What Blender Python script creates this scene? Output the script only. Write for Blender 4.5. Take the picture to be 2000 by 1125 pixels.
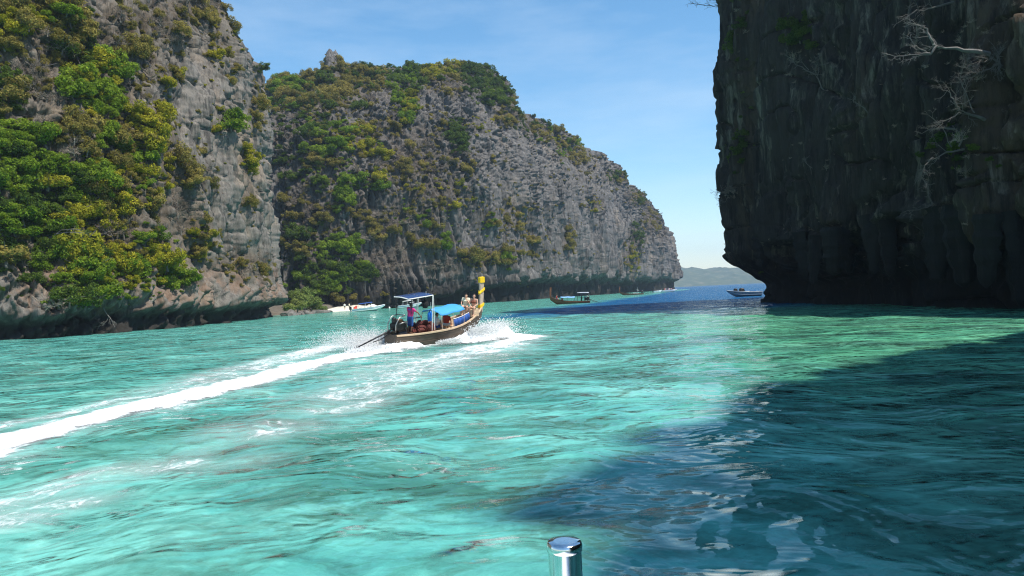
import bpy, bmesh, math, random
import numpy as np
from mathutils import Vector, Matrix

for o in list(bpy.data.objects):
    bpy.data.objects.remove(o)
SC = bpy.context.scene
COL = SC.collection
R = math.radians

# ------------------------------------------------------------------ camera
CAM_H, FPX = 2.5, 1444.0
PITCH, ROLL = R(0.456), R(2.63)
_F = Vector((0, math.cos(PITCH), math.sin(PITCH)))
_R0 = Vector((1, 0, 0))
_U0 = Vector((0, -math.sin(PITCH), math.cos(PITCH)))
CR = _R0 * math.cos(ROLL) - _U0 * math.sin(ROLL)
CU = _R0 * math.sin(ROLL) + _U0 * math.cos(ROLL)
cam = bpy.data.cameras.new('camera')
cam.sensor_width = 36
cam.lens = FPX / 2000 * 36
cam.clip_start = 0.05
cam.clip_end = 40000
camo = bpy.data.objects.new('camera', cam)
COL.objects.link(camo)
m = Matrix.Identity(4)
for i in range(3):
    m[i][0], m[i][1], m[i][2] = CR[i], CU[i], -_F[i]
m[2][3] = CAM_H
camo.matrix_world = m
SC.camera = camo

# ------------------------------------------------------------------ sky, sun, exposure
SUN_AZ, SUN_EL = 118.0, 58.0        # clockwise from +Y
w = bpy.data.worlds.new('World')
SC.world = w
w.use_nodes = True
nt = w.node_tree
bg = nt.nodes['Background']
sky = nt.nodes.new('ShaderNodeTexSky')
sky.sky_type = 'NISHITA'
sky.sun_disc = False
sky.sun_elevation = R(SUN_EL)
sky.sun_rotation = R(SUN_AZ)
sky.altitude = 0
sky.air_density = 1.0
sky.dust_density = 0.3
sky.ozone_density = 1.5
hs = nt.nodes.new('ShaderNodeHueSaturation')
hs.inputs['Hue'].default_value = 0.492
hs.inputs['Saturation'].default_value = 1.25
nt.links.new(sky.outputs[0], hs.inputs['Color'])
# faint thin cirrus over the whole sky
tc = nt.nodes.new('ShaderNodeTexCoord'); mp = nt.nodes.new('ShaderNodeMapping'); mp.inputs['Scale'].default_value = (1.0, 1.0, 4.5); mp.inputs['Rotation'].default_value = (0.1, 0.25, 0)
nt.links.new(tc.outputs['Generated'], mp.inputs[0])
cn = nt.nodes.new('ShaderNodeTexNoise'); cn.inputs['Scale'].default_value = 2.6; cn.inputs['Detail'].default_value = 6; cn.inputs['Roughness'].default_value = 0.62
nt.links.new(mp.outputs[0], cn.inputs['Vector'])
cr = nt.nodes.new('ShaderNodeMapRange'); cr.inputs[1].default_value = 0.45; cr.inputs[2].default_value = 0.80; cr.inputs[3].default_value = 0.0; cr.inputs[4].default_value = 0.30
nt.links.new(cn.outputs[0], cr.inputs[0])
cm = nt.nodes.new('ShaderNodeMix'); cm.data_type = 'RGBA'; cm.inputs[7].default_value = (4.6, 5.3, 6.0, 1)
nt.links.new(cr.outputs[0], cm.inputs[0]); nt.links.new(hs.outputs[0], cm.inputs[6]); nt.links.new(cm.outputs[2], bg.inputs[0])
bg.inputs[1].default_value = 0.138
sd = Vector((math.sin(R(SUN_AZ)) * math.cos(R(SUN_EL)), math.cos(R(SUN_AZ)) * math.cos(R(SUN_EL)), math.sin(R(SUN_EL))))
sl = bpy.data.lights.new('sun', 'SUN')
sl.energy = 4.6
sl.angle = R(0.53)
sl.color = (1.0, 0.95, 0.87)
slo = bpy.data.objects.new('sun', sl)
COL.objects.link(slo)
slo.rotation_euler = (-sd).to_track_quat('-Z', 'Y').to_euler()
SC.view_settings.view_transform = 'Standard'
SC.view_settings.look = 'None'
SC.view_settings.exposure = 0.52
SC.view_settings.gamma = 1.0
SC.view_settings.use_curve_mapping = False
cy = SC.cycles
cy.max_bounces = 6
cy.diffuse_bounces = 3
cy.glossy_bounces = 3
cy.transmission_bounces = 3
cy.transparent_max_bounces = 12
cy.volume_bounces = 0
cy.caustics_reflective = False
cy.caustics_refractive = False
cy.use_denoising = True
cy.denoising_prefilter = 'NONE'
cy.filter_width = 1.15
cy.sample_clamp_indirect = 6

# ------------------------------------------------------------------ pixel <-> world measuring (pixels of the 2000 x 1125 photograph)
def ray(x, y):
    d = CR * (x - 1000) + CU * (562.5 - y) + _F * FPX
    return d / d.y
def P(x, y, Y):
    return Vector((0, 0, CAM_H)) + ray(x, y) * Y
def PW(x, y, z=0.0):
    d = ray(x, y)
    return P(x, y, (z - CAM_H) / d.z)
def project(p):
    p = np.asarray(p, dtype=float)
    q = p - np.array([0, 0, CAM_H])
    dz = np.maximum(q @ np.array(_F), 0.01)
    return 1000 + FPX * (q @ np.array(CR)) / dz, 562.5 - FPX * (q @ np.array(CU)) / dz

# ------------------------------------------------------------------ noise
_rs = np.random.RandomState(7)
_PERM = np.tile(_rs.permutation(256), 3).astype(np.int32)
_G = _rs.normal(size=(256, 3))
_G /= np.linalg.norm(_G, axis=1)[:, None]
_G = _G.astype(np.float32)
def pn(x, y, z=0.0):
    x, y, z = np.broadcast_arrays(np.asarray(x, dtype=np.float32), np.asarray(y, dtype=np.float32), np.asarray(z, dtype=np.float32))
    xi, yi, zi = np.floor(x).astype(np.int32), np.floor(y).astype(np.int32), np.floor(z).astype(np.int32)
    xf, yf, zf = x - xi, y - yi, z - zi
    xi &= 255; yi &= 255; zi &= 255
    u, v, ww = (t * t * t * (t * (t * 6 - 15) + 10) for t in (xf, yf, zf))
    r = None
    out = 0
    for i in (0, 1):
        for j in (0, 1):
            for k in (0, 1):
                h = _PERM[_PERM[_PERM[xi + i] + yi + j] + zi + k]
                g = _G[h]
                d = g[..., 0] * (xf - i) + g[..., 1] * (yf - j) + g[..., 2] * (zf - k)
                out = out + d * (u if i else 1 - u) * (v if j else 1 - v) * (ww if k else 1 - ww)
    return out * 1.5
def fbm(x, y, z=0.0, o=3):
    s, a, f = 0, 1.0, 1.0
    for i in range(o):
        s = s + a * pn(x * f + 17.3 * i, y * f + 5.1 * i, z * f + 9.7 * i)
        a *= 0.5; f *= 2.03
    return s
def ridged(x, y, z=0.0, o=2):
    s, a, f = 0, 1.0, 1.0
    for i in range(o):
        s = s + a * (1 - 2 * np.abs(pn(x * f + 31.7 * i, y * f, z * f)))
        a *= 0.5; f *= 2.1
    return s
def sstep(a, b, x):
    t = np.clip((x - a) / (b - a), 0, 1)
    return t * t * (3 - 2 * t)

# ------------------------------------------------------------------ object helpers
def tag(o, label=None, cat=None, group=None, kind=None):
    if label: o['label'] = label
    if cat: o['category'] = cat
    if group: o['group'] = group
    if kind: o['kind'] = kind
    return o
def empty(name, loc=(0, 0, 0), rz=0.0, label=None, cat=None, group=None, parent=None):
    o = bpy.data.objects.new(name, None)
    COL.objects.link(o)
    o.location = loc
    o.rotation_euler = (0, 0, rz)
    o.empty_display_size = 0.1
    if parent: o.parent = parent
    return tag(o, label, cat, group)
def np_mesh(name, verts, faces, smooth=True):
    """verts (n,3) array; faces (m,k) int array with one k"""
    me = bpy.data.meshes.new(name)
    verts = np.asarray(verts, dtype=np.float32)
    faces = np.asarray(faces, dtype=np.int32)
    k = faces.shape[1]
    me.vertices.add(len(verts)); me.vertices.foreach_set('co', verts.ravel())
    me.loops.add(faces.size); me.loops.foreach_set('vertex_index', faces.ravel())
    me.polygons.add(len(faces))
    me.polygons.foreach_set('loop_start', np.arange(0, faces.size, k, dtype=np.int32))
    me.polygons.foreach_set('loop_total', np.full(len(faces), k, dtype=np.int32))
    if smooth: me.polygons.foreach_set('use_smooth', np.ones(len(faces), dtype=bool))
    me.update(calc_edges=True)
    return me
def attr(me, name, vals):
    a = me.attributes.new(name, 'FLOAT', 'POINT')
    a.data.foreach_set('value', np.asarray(vals, dtype=np.float32).ravel())
def link(name, me, mat=None, parent=None):
    o = bpy.data.objects.new(name, me)
    COL.objects.link(o)
    if mat is not None and not me.materials: me.materials.append(mat)
    if parent: o.parent = parent
    return o

class MB:
    """collects shapes for ONE mesh"""
    def __init__(s): s.v = []; s.f = []
    def add(s, vs, fs):
        n = len(s.v); s.v += [tuple(v) for v in vs]; s.f += [tuple(i + n for i in f) for f in fs]; return s
    def box(s, c, size, rot=None, taper=1.0):
        hx, hy, hz = (t / 2 for t in size)
        vs = [Vector((sx * hx * (taper if sz > 0 else 1), sy * hy * (taper if sz > 0 else 1), sz * hz)) for sz in (-1, 1) for sx, sy in ((-1, -1), (1, -1), (1, 1), (-1, 1))]
        if rot is not None: vs = [rot @ v for v in vs]
        c = Vector(c)
        return s.add([v + c for v in vs], [(3, 2, 1, 0), (4, 5, 6, 7), (0, 1, 5, 4), (1, 2, 6, 5), (2, 3, 7, 6), (3, 0, 4, 7)])
    def tube(s, pts, rad, n=6, cap=True):
        pts = [Vector(p) for p in pts]
        rads = [rad] * len(pts) if not hasattr(rad, '__len__') else list(rad)
        vs, fs = [], []
        up = None
        for i, p in enumerate(pts):
            d = (pts[min(i + 1, len(pts) - 1)] - pts[max(i - 1, 0)])
            d = d.normalized() if d.length > 1e-9 else Vector((0, 0, 1))
            if up is None or abs(up.dot(d)) > 0.98:
                up = Vector((0, 0, 1)) if abs(d.z) < 0.9 else Vector((1, 0, 0))
            a = d.cross(up).normalized(); b = a.cross(d); up = b
            for k in range(n):
                t = 2 * math.pi * k / n
                vs.append(p + (a * math.cos(t) + b * math.sin(t)) * rads[i])
        for i in range(len(pts) - 1):
            for k in range(n):
                fs.append((i * n + k, i * n + (k + 1) % n, (i + 1) * n + (k + 1) % n, (i + 1) * n + k))
        if cap:
            fs.append(tuple(range(n - 1, -1, -1))); fs.append(tuple(range((len(pts) - 1) * n, len(pts) * n)))
        return s.add(vs, fs)
    def ell(s, c, r, seg=10, rings=7, rot=None):
        c = Vector(c); r = (r, r, r) if not hasattr(r, '__len__') else r
        vs = [Vector((0, 0, -r[2]))]
        for i in range(1, rings):
            ph = math.pi * i / rings - math.pi / 2
            for k in range(seg):
                t = 2 * math.pi * k / seg
                vs.append(Vector((r[0] * math.cos(ph) * math.cos(t), r[1] * math.cos(ph) * math.sin(t), r[2] * math.sin(ph))))
        vs.append(Vector((0, 0, r[2])))
        if rot is not None: vs = [rot @ v for v in vs]
        fs = []
        for k in range(seg):
            fs.append((0, 1 + (k + 1) % seg, 1 + k))
            fs.append((len(vs) - 1, 1 + (rings - 2) * seg + k, 1 + (rings - 2) * seg + (k + 1) % seg))
        for i in range(rings - 2):
            for k in range(seg):
                a = 1 + i * seg + k; b = 1 + i * seg + (k + 1) % seg
                fs.append((a, b, b + seg, a + seg))
        return s.add([v + c for v in vs], fs)
    def grid(s, rows, close=False):
        n = len(rows[0]); vs = [p for r in rows for p in r]; fs = []
        for i in range(len(rows) - 1):
            for k in range(n if close else n - 1):
                fs.append((i * n + k, i * n + (k + 1) % n, (i + 1) * n + (k + 1) % n, (i + 1) * n + k))
        return s.add(vs, fs)
    def mesh(s, name, smooth=False):
        me = bpy.data.meshes.new(name)
        me.from_pydata(s.v, [], s.f)
        if smooth:
            me.polygons.foreach_set('use_smooth', np.ones(len(s.f), dtype=bool))
        me.update()
        return me
    def build(s, name, mat, parent=None, smooth=False, solid=0.0, bevel=0.0):
        o = link(name, s.mesh(name, smooth), mat, parent)
        if solid:
            md = o.modifiers.new('solid', 'SOLIDIFY'); md.thickness = solid; md.offset = 0
        if bevel:
            md = o.modifiers.new('bevel', 'BEVEL'); md.width = bevel; md.segments = 2
        return o

# ------------------------------------------------------------------ materials
class NT:
    def __init__(s, name):
        s.m = bpy.data.materials.new(name); s.m.use_nodes = True
        s.t = s.m.node_tree; s.t.nodes.clear()
        s.out = s.n('ShaderNodeOutputMaterial')
    def n(s, ty, **kw):
        nd = s.t.nodes.new(ty)
        for k, v in kw.items(): setattr(nd, k, v)
        return nd
    def l(s, a, b): s.t.links.new(a, b)
    def val(s, sock, v):
        if hasattr(v, 'is_linked') or hasattr(v, 'links'): s.l(v, sock)
        else: sock.default_value = v
    def math(s, op, a, b=0.0, clamp=False):
        nd = s.n('ShaderNodeMath', operation=op, use_clamp=clamp)
        s.val(nd.inputs[0], a); s.val(nd.inputs[1], b); return nd.outputs[0]
    def mix(s, f, a, b, blend='MIX'):
        nd = s.n('ShaderNodeMix', data_type='RGBA', blend_type=blend)
        s.val(nd.inputs[0], f)
        for i, c in ((6, a), (7, b)):
            if isinstance(c, tuple): c = (*c[:3], 1)
            s.val(nd.inputs[i], c)
        return nd.outputs[2]
    def mapped(s, scale=(1, 1, 1), rot=(0, 0, 0), loc=(0, 0, 0), src=None):
        if src is None:
            src = s.n('ShaderNodeTexCoord').outputs['Object']
        mp = s.n('ShaderNodeMapping')
        mp.inputs['Scale'].default_value = scale; mp.inputs['Rotation'].default_value = rot; mp.inputs['Location'].default_value = loc
        s.l(src, mp.inputs[0]); return mp.outputs[0]
    def noise(s, vec, scale=1.0, detail=4, rough=0.55, dist=0.0, color=False):
        nd = s.n('ShaderNodeTexNoise')
        s.l(vec, nd.inputs['Vector'])
        nd.inputs['Scale'].default_value = scale; nd.inputs['Detail'].default_value = detail
        nd.inputs['Roughness'].default_value = rough; nd.inputs['Distortion'].default_value = dist
        return nd.outputs['Color' if color else 0]
    def ramp(s, f, stops, interp='LINEAR'):
        nd = s.n('ShaderNodeValToRGB'); cr = nd.color_ramp; cr.interpolation = interp
        while len(cr.elements) < len(stops): cr.elements.new(0.5)
        for e, (p, c) in zip(cr.elements, stops):
            e.position = p; e.color = (c, c, c, 1) if not hasattr(c, '__len__') else (*c[:3], 1)
        s.l(f, nd.inputs[0]); return nd.outputs[0]
    def bump(s, h, strength=0.5, dist=0.1, normal=None):
        nd = s.n('ShaderNodeBump'); nd.inputs['Strength'].default_value = strength; nd.inputs['Distance'].default_value = dist
        s.l(h, nd.inputs['Height'])
        if normal is not None: s.l(normal, nd.inputs['Normal'])
        return nd.outputs[0]
    def attr(s, name):
        return s.n('ShaderNodeAttribute', attribute_name=name).outputs['Fac']
    def principled(s, base, rough=0.6, spec=0.5, metal=0.0, normal=None, **kw):
        b = s.n('ShaderNodeBsdfPrincipled')
        s.val(b.inputs['Base Color'], (*base[:3], 1) if isinstance(base, tuple) else base)
        s.val(b.inputs['Roughness'], rough); b.inputs['Specular IOR Level'].default_value = spec
        b.inputs['Metallic'].default_value = metal
        for k, v in kw.items(): b.inputs[k].default_value = v
        if normal is not None: s.l(normal, b.inputs['Normal'])
        return b.outputs[0]
    def done(s, sh): s.l(sh, s.out.inputs[0]); return s.m

_mc = {}
def simple(name, c, rough=0.6, var=0.25, scale=6.0, metal=0.0, spec=0.4, bump=0.1, stretch=(1, 1, 1)):
    if name in _mc: return _mc[name]
    t = NT(name)
    v = t.mapped(stretch)
    nz = t.noise(v, scale, 4, 0.6)
    dark = tuple(x * (1 - var) for x in c); lite = tuple(min(1, x * (1 + var * 0.6)) for x in c)
    col = t.ramp(nz, [(0.3, dark), (0.7, lite)])
    nb = t.bump(t.noise(v, scale * 4, 3), bump, 0.02)
    _mc[name] = t.done(t.principled(col, rough, spec, metal, nb))
    return _mc[name]

# ================================================================== WATER
_wr = np.random.RandomState(3)
WAVES = []
for i in range(46):
    lam = 0.55 * (9.0 / 0.55) ** (i / 45.0) * _wr.uniform(0.85, 1.15)
    th = R(205) + _wr.normal() * 1.15
    k = 2 * math.pi / lam
    WAVES.append((k * math.cos(th), k * math.sin(th), 0.0031 * lam ** 0.85 * _wr.uniform(0.6, 1.3), _wr.uniform(0, 6.28), lam))
def wave_z(x, y, dx=None):
    z = np.zeros_like(x)
    gust = 0.75 + 0.6 * pn(x / 9.0, y / 9.0, 3.3)
    wx = x + 0.9 * pn(x / 3.1, y / 3.1, 1.0); wy = y + 0.9 * pn(x / 3.1, y / 3.1, 8.0)
    for kx, ky, a, ph, lam in WAVES:
        f = 1.0 if dx is None else np.clip((lam / np.maximum(dx, 1e-3) - 2.5) / 3.0, 0, 1)
        z += a * f * np.sin(kx * wx + ky * wy + ph)
    return z * gust

def water():
    r = np.concatenate([np.array([0.0, 1.5]), np.geomspace(3.0, 170.0, 430), np.geomspace(175.0, 9000.0, 60)])
    a1 = np.linspace(R(-43), R(43), 620)
    a2 = np.linspace(R(43), R(317), 90)[1:-1]
    ang = np.concatenate([a1, a2])
    RR, AA = np.meshgrid(r, ang, indexing='ij')
    X, Y = RR * np.sin(AA), RR * np.cos(AA)
    dr = np.gradient(r)[:, None] * np.ones_like(AA)
    Z = wave_z(X, Y, np.maximum(dr, RR * 0.0025)) * (1 - sstep(100, 170, RR))
    n, k = RR.shape
    i = np.arange(n - 1)[:, None]; j = np.arange(k)[None, :]
    jn = (j + 1) % k
    f = np.stack([i * k + j, i * k + jn, (i + 1) * k + jn, (i + 1) * k + j], -1).reshape(-1, 4)
    me = np_mesh('water', np.stack([X, Y, Z], -1).reshape(-1, 3), f)
    if me.polygons[len(me.polygons) // 2].normal.z < 0: me.flip_normals()
    wob = 5 * pn(X / 14, Y / 14, 2.0) + 3 * pn(X / 5, Y / 5, 4.0)
    d = sstep(-5, 4, (X + wob - 0.29 * (Y - 92))) * sstep(68, 84, Y + wob * 1.2)
    d = np.maximum(d, sstep(0, 60, Y - 520))
    attr(me, 'deep', d)
    # sea-grass and coral bottom: right of the boat's track, near the observer
    bot = sstep(-8, 3, X + 3 * pn(X / 5, Y / 5, 6.0)) * (1 - sstep(30, 70, Y)) * 0.85 + 0.5 * sstep(0.0, 0.6, fbm(X / 11, Y / 5, 9.0, 2)) * (1 - sstep(60, 120, Y))
    bot = bot + 0.5 * sstep(-14, -22, X + 0.0 * Y) * sstep(20, 30, Y) * (0.5 + pn(X / 9, Y / 3, 1.5))
    attr(me, 'bottom', np.clip(bot, 0, 1))
    # greener shallows against the far cliff
    attr(me, 'shoal', sstep(60, 160, Y) * (1 - d))
    attr(me, 'green', sstep(-1, 9, X - 0.10 * Y + 2.5 * pn(X / 6, Y / 6, 3.0)) * (1 - sstep(60, 85, Y)))
    t = NT('sea_water')
    pos = t.n('ShaderNodeNewGeometry').outputs['Position']
    wob = t.noise(t.mapped((0.9, 1.1, 1), src=pos), 0.95, 5, 0.58, 0.3, color=True)
    sub = t.n('ShaderNodeVectorMath', operation='SUBTRACT'); t.l(wob, sub.inputs[0]); sub.inputs[1].default_value = (0.5, 0.5, 0.5)
    scl = t.n('ShaderNodeVectorMath', operation='SCALE'); t.l(sub.outputs[0], scl.inputs[0]); scl.inputs['Scale'].default_value = 1.9
    addv = t.n('ShaderNodeVectorMath', operation='ADD'); t.l(pos, addv.inputs[0]); t.l(scl.outputs[0], addv.inputs[1])
    rp = addv.outputs[0]                                  # bottom as displaced by the ripples
    sand = t.ramp(t.noise(t.mapped((0.6, 0.75, 1), src=rp), 0.42, 5, 0.6), [(0.30, (0.058, 0.29, 0.25)), (0.48, (0.105, 0.41, 0.355)), (0.60, (0.165, 0.50, 0.43)), (0.74, (0.28, 0.61, 0.52))])
    sand = t.mix(t.math('MULTIPLY', t.attr('green'), 0.85), sand, t.ramp(t.noise(t.mapped((0.6, 0.75, 1), src=rp), 0.5, 5, 0.6), [(0.3, (0.050, 0.22, 0.125)), (0.5, (0.095, 0.36, 0.195)), (0.7, (0.20, 0.50, 0.29))]))
    fine = t.ramp(t.noise(t.mapped((1.0, 1.25, 1), src=rp), 1.7, 7, 0.70, 0.5), [(0.34, 0.66), (0.50, 0.98), (0.58, 1.06), (0.68, 1.34)])
    weed = t.ramp(t.noise(t.mapped((0.55, 0.8, 1), loc=(3, 8, 0), src=rp), 0.36, 6, 0.68, 0.5), [(0.44, 0.0), (0.60, 1.0)])
    wf = t.math('MULTIPLY', weed, t.attr('bottom'), True)
    col = t.mix(wf, sand, (0.050, 0.155, 0.115))
    col = t.mix(0.75, col, fine, 'MULTIPLY')
    broad = t.ramp(t.noise(t.mapped((0.13, 0.26, 1), loc=(5, 2, 0), src=rp), 1.0, 5, 0.62, 0.6), [(0.34, (0.66, 0.72, 0.70)), (0.48, (0.98, 0.98, 0.98)), (0.64, (1.16, 1.08, 1.06))])
    col = t.mix(0.9, col, broad, 'MULTIPLY')
    col = t.mix(t.math('MULTIPLY', t.attr('shoal'), 0.55), col, (0.10, 0.36, 0.27))
    dv = t.ramp(t.noise(t.mapped((0.05, 0.16, 1), src=pos), 1.0, 4), [(0.3, (0.005, 0.058, 0.155)), (0.7, (0.012, 0.11, 0.25))])
    col = t.mix(t.attr('deep'), col, dv)
    h1 = t.noise(t.mapped((1.25, 1.7, 1), rot=(0, 0, R(20)), src=pos), 1.5, 2, 0.5, 0.5)
    h2 = t.noise(t.mapped((0.42, 0.5, 1), rot=(0, 0, R(8)), src=pos), 1.2, 3, 0.5, 0.7)
    b2 = t.bump(h2, 0.9, 0.55)
    t.l(t.math('ADD', 0.55, t.math('MULTIPLY', t.attr('deep'), 1.3)), b2.node.inputs['Distance'])
    b1 = t.bump(h1, 0.55, 0.075, b2)
    hd = t.noise(t.mapped((1.25, 1.7, 1), rot=(0, 0, R(20)), src=pos), 2.1, 6, 0.66, 0.5)
    bd = t.bump(hd, 0.24, 0.10, t.bump(h2, 0.20, 0.5))
    dif = t.n('ShaderNodeBsdfDiffuse'); t.l(col, dif.inputs[0]); t.l(bd, dif.inputs['Normal'])
    gl = t.n('ShaderNodeBsdfGlossy'); gl.inputs['Roughness'].default_value = 0.06; t.l(b1, gl.inputs['Normal'])
    fr = t.n('ShaderNodeFresnel'); fr.inputs[0].default_value = 1.333; t.l(b1, fr.inputs['Normal'])
    mx = t.n('ShaderNodeMixShader'); t.l(fr.outputs[0], mx.inputs[0]); t.l(dif.outputs[0], mx.inputs[1]); t.l(gl.outputs[0], mx.inputs[2])
    o = link('water', me, t.done(mx.outputs[0]))
    tag(o, 'clear turquoise sea water turning deep blue in the channel', None, None, 'structure')
water()

# ================================================================== FAR HILL + HAZE
def far_hill():
    n, mrows = 260, 40
    xs = np.linspace(150, 1700, n); Y0 = 2500.0
    sk = np.interp((xs), [150, 500, 585, 640, 700, 760, 830, 900, 1000, 1400, 1700], [22, 62, 82, 80, 70, 66, 66, 60, 52, 60, 20])
    sk = sk + 5 * fbm(xs / 60, 0 * xs, 1.0, 4)
    V = np.linspace(0, 1, mrows)
    X = np.repeat(xs[None], mrows, 0)
    Zt = np.where(V[:, None] < 0.6, np.sin(np.clip(V[:, None] / 0.6, 0, 1) * math.pi / 2), 1 - ((V[:, None] - 0.6) / 0.4) ** 2)
    Z = -3 + (sk + 3)[None] * Zt
    Yv = Y0 + 700 * V[:, None] + 0 * X
    Z = Z + 7 * fbm(X / 45, Yv / 45, 3.0, 4) * np.clip(Zt * 1.5, 0, 1)
    i = np.arange(mrows - 1)[:, None]; j = np.arange(n - 1)[None]
    f = np.stack([i * n + j, i * n + j + 1, (i + 1) * n + j + 1, (i + 1) * n + j], -1).reshape(-1, 4)
    me = np_mesh('hill', np.stack([X, Yv, Z], -1).reshape(-1, 3), f)
    t = NT('far_forest')
    nz = t.noise(t.mapped((0.02, 0.02, 0.05)), 1.5, 6, 0.7)
    c = t.ramp(nz, [(0.35, (0.035, 0.055, 0.022)), (0.55, (0.07, 0.085, 0.035)), (0.7, (0.17, 0.15, 0.10))])
    o = link('hill', me, t.done(t.principled(c, 0.9, 0.1)))
    tag(o, 'low wooded island hill blue with haze on the horizon', None, None, 'structure')
far_hill()

def haze():
    b = MB(); b.box((200, 1700, 97.5), (5200, 4600, 205))
    t = NT('haze_air')
    v = t.n('ShaderNodeVolumePrincipled')
    v.inputs['Color'].default_value = (0.62, 0.80, 1.0, 1); v.inputs['Density'].default_value = 0.00019
    v.inputs['Anisotropy'].default_value = 0.0
    t.l(v.outputs[0], t.out.inputs['Volume'])
    tag(b.build('haze', t.m), None, None, None, 'stuff')
HAZE = True
if HAZE: haze()

# ================================================================== CLIFFS
def cols_mid():
    raw = [ # base px, depth, top px, top py, top depth
        (470, 212, 470, 230, 268), (520, 209, 515, 180, 270), (560, 206, 548, 168, 272), (600, 204, 590, 166, 275), (640, 205, 606, 146, 276), (665, 207, 650, 138, 277),
        (700, 210, 700, 140, 280), (760, 216, 770, 147, 285), (820, 222, 830, 146, 290), (880, 229, 885, 133, 295), (940, 238, 925, 134, 300),
        (990, 252, 965, 158, 305), (1040, 275, 1000, 206, 310), (1090, 305, 1040, 240, 325), (1140, 340, 1085, 256, 350), (1185, 380, 1130, 284, 385),
        (1222, 425, 1165, 304, 420), (1260, 470, 1210, 344, 460), (1292, 505, 1258, 388, 500), (1314, 530, 1296, 440, 528), (1322, 555, 1306, 470, 556), (1312, 585, 1300, 490, 590), (1270, 640, 1275, 500, 640)]
    out = []
    for bx, bd, tx, ty, td in raw:
        b = P(bx, 574 - (bx - 1000) * 0.046, bd); tp = P(tx, ty, td)
        out.append(((b.x, b.y), tuple(tp)))
    return out
COLS_LEFT = [((-150, 20), (-175, 30, 80)), ((-100, 48), (-135, 55, 90)), ((-72, 66), (-112, 84, 95)), ((-55, 80), (-92, 104, 96)), ((-49.5, 88), (-82, 112, 96)), ((-46, 97), (-74, 118, 94)),
             ((-45.5, 112), (-66, 128, 88)), ((-47, 126), (-59, 136, 76)), ((-48.5, 140), (-55.5, 147, 64)), ((-51, 154), (-55, 160, 57)), ((-55, 166), (-58, 174, 58)),
             ((-64, 176), (-66, 184, 55)), ((-85, 190), (-84, 198, 45)), ((-120, 200), (-115, 205, 40))]
# outer wall (the tidal notch is cut inwards from it)
COLS_RIGHT = [((75, 122), (78, 116, 40)), ((52, 116), (56, 108, 44)), ((36, 106), (40, 100, 50)), ((29.5, 97), (32, 95, 52)), ((26.4, 89), (27.6, 89.5, 52)), ((27.3, 79), (29.3, 80, 50)), ((28.5, 69), (31, 70, 42)),
              ((31, 60), (34, 60, 33)), ((31, 51), (35, 51, 27)), ((31.5, 43), (36, 43, 19)), ((33, 34), (39, 34, 17)), ((34, 24), (40, 24, 22)), ((34, 15), (39, 15, 37)), ((35, 3), (40, 2, 58.5)),
              ((37, -8), (42, -8, 71.5)), ((38, -16), (44, -16, 78)), ((38, -26), (44, -26, 80)), ((36, -40), (44, -40, 79)), ((30, -55), (40, -55, 60))]

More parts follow.
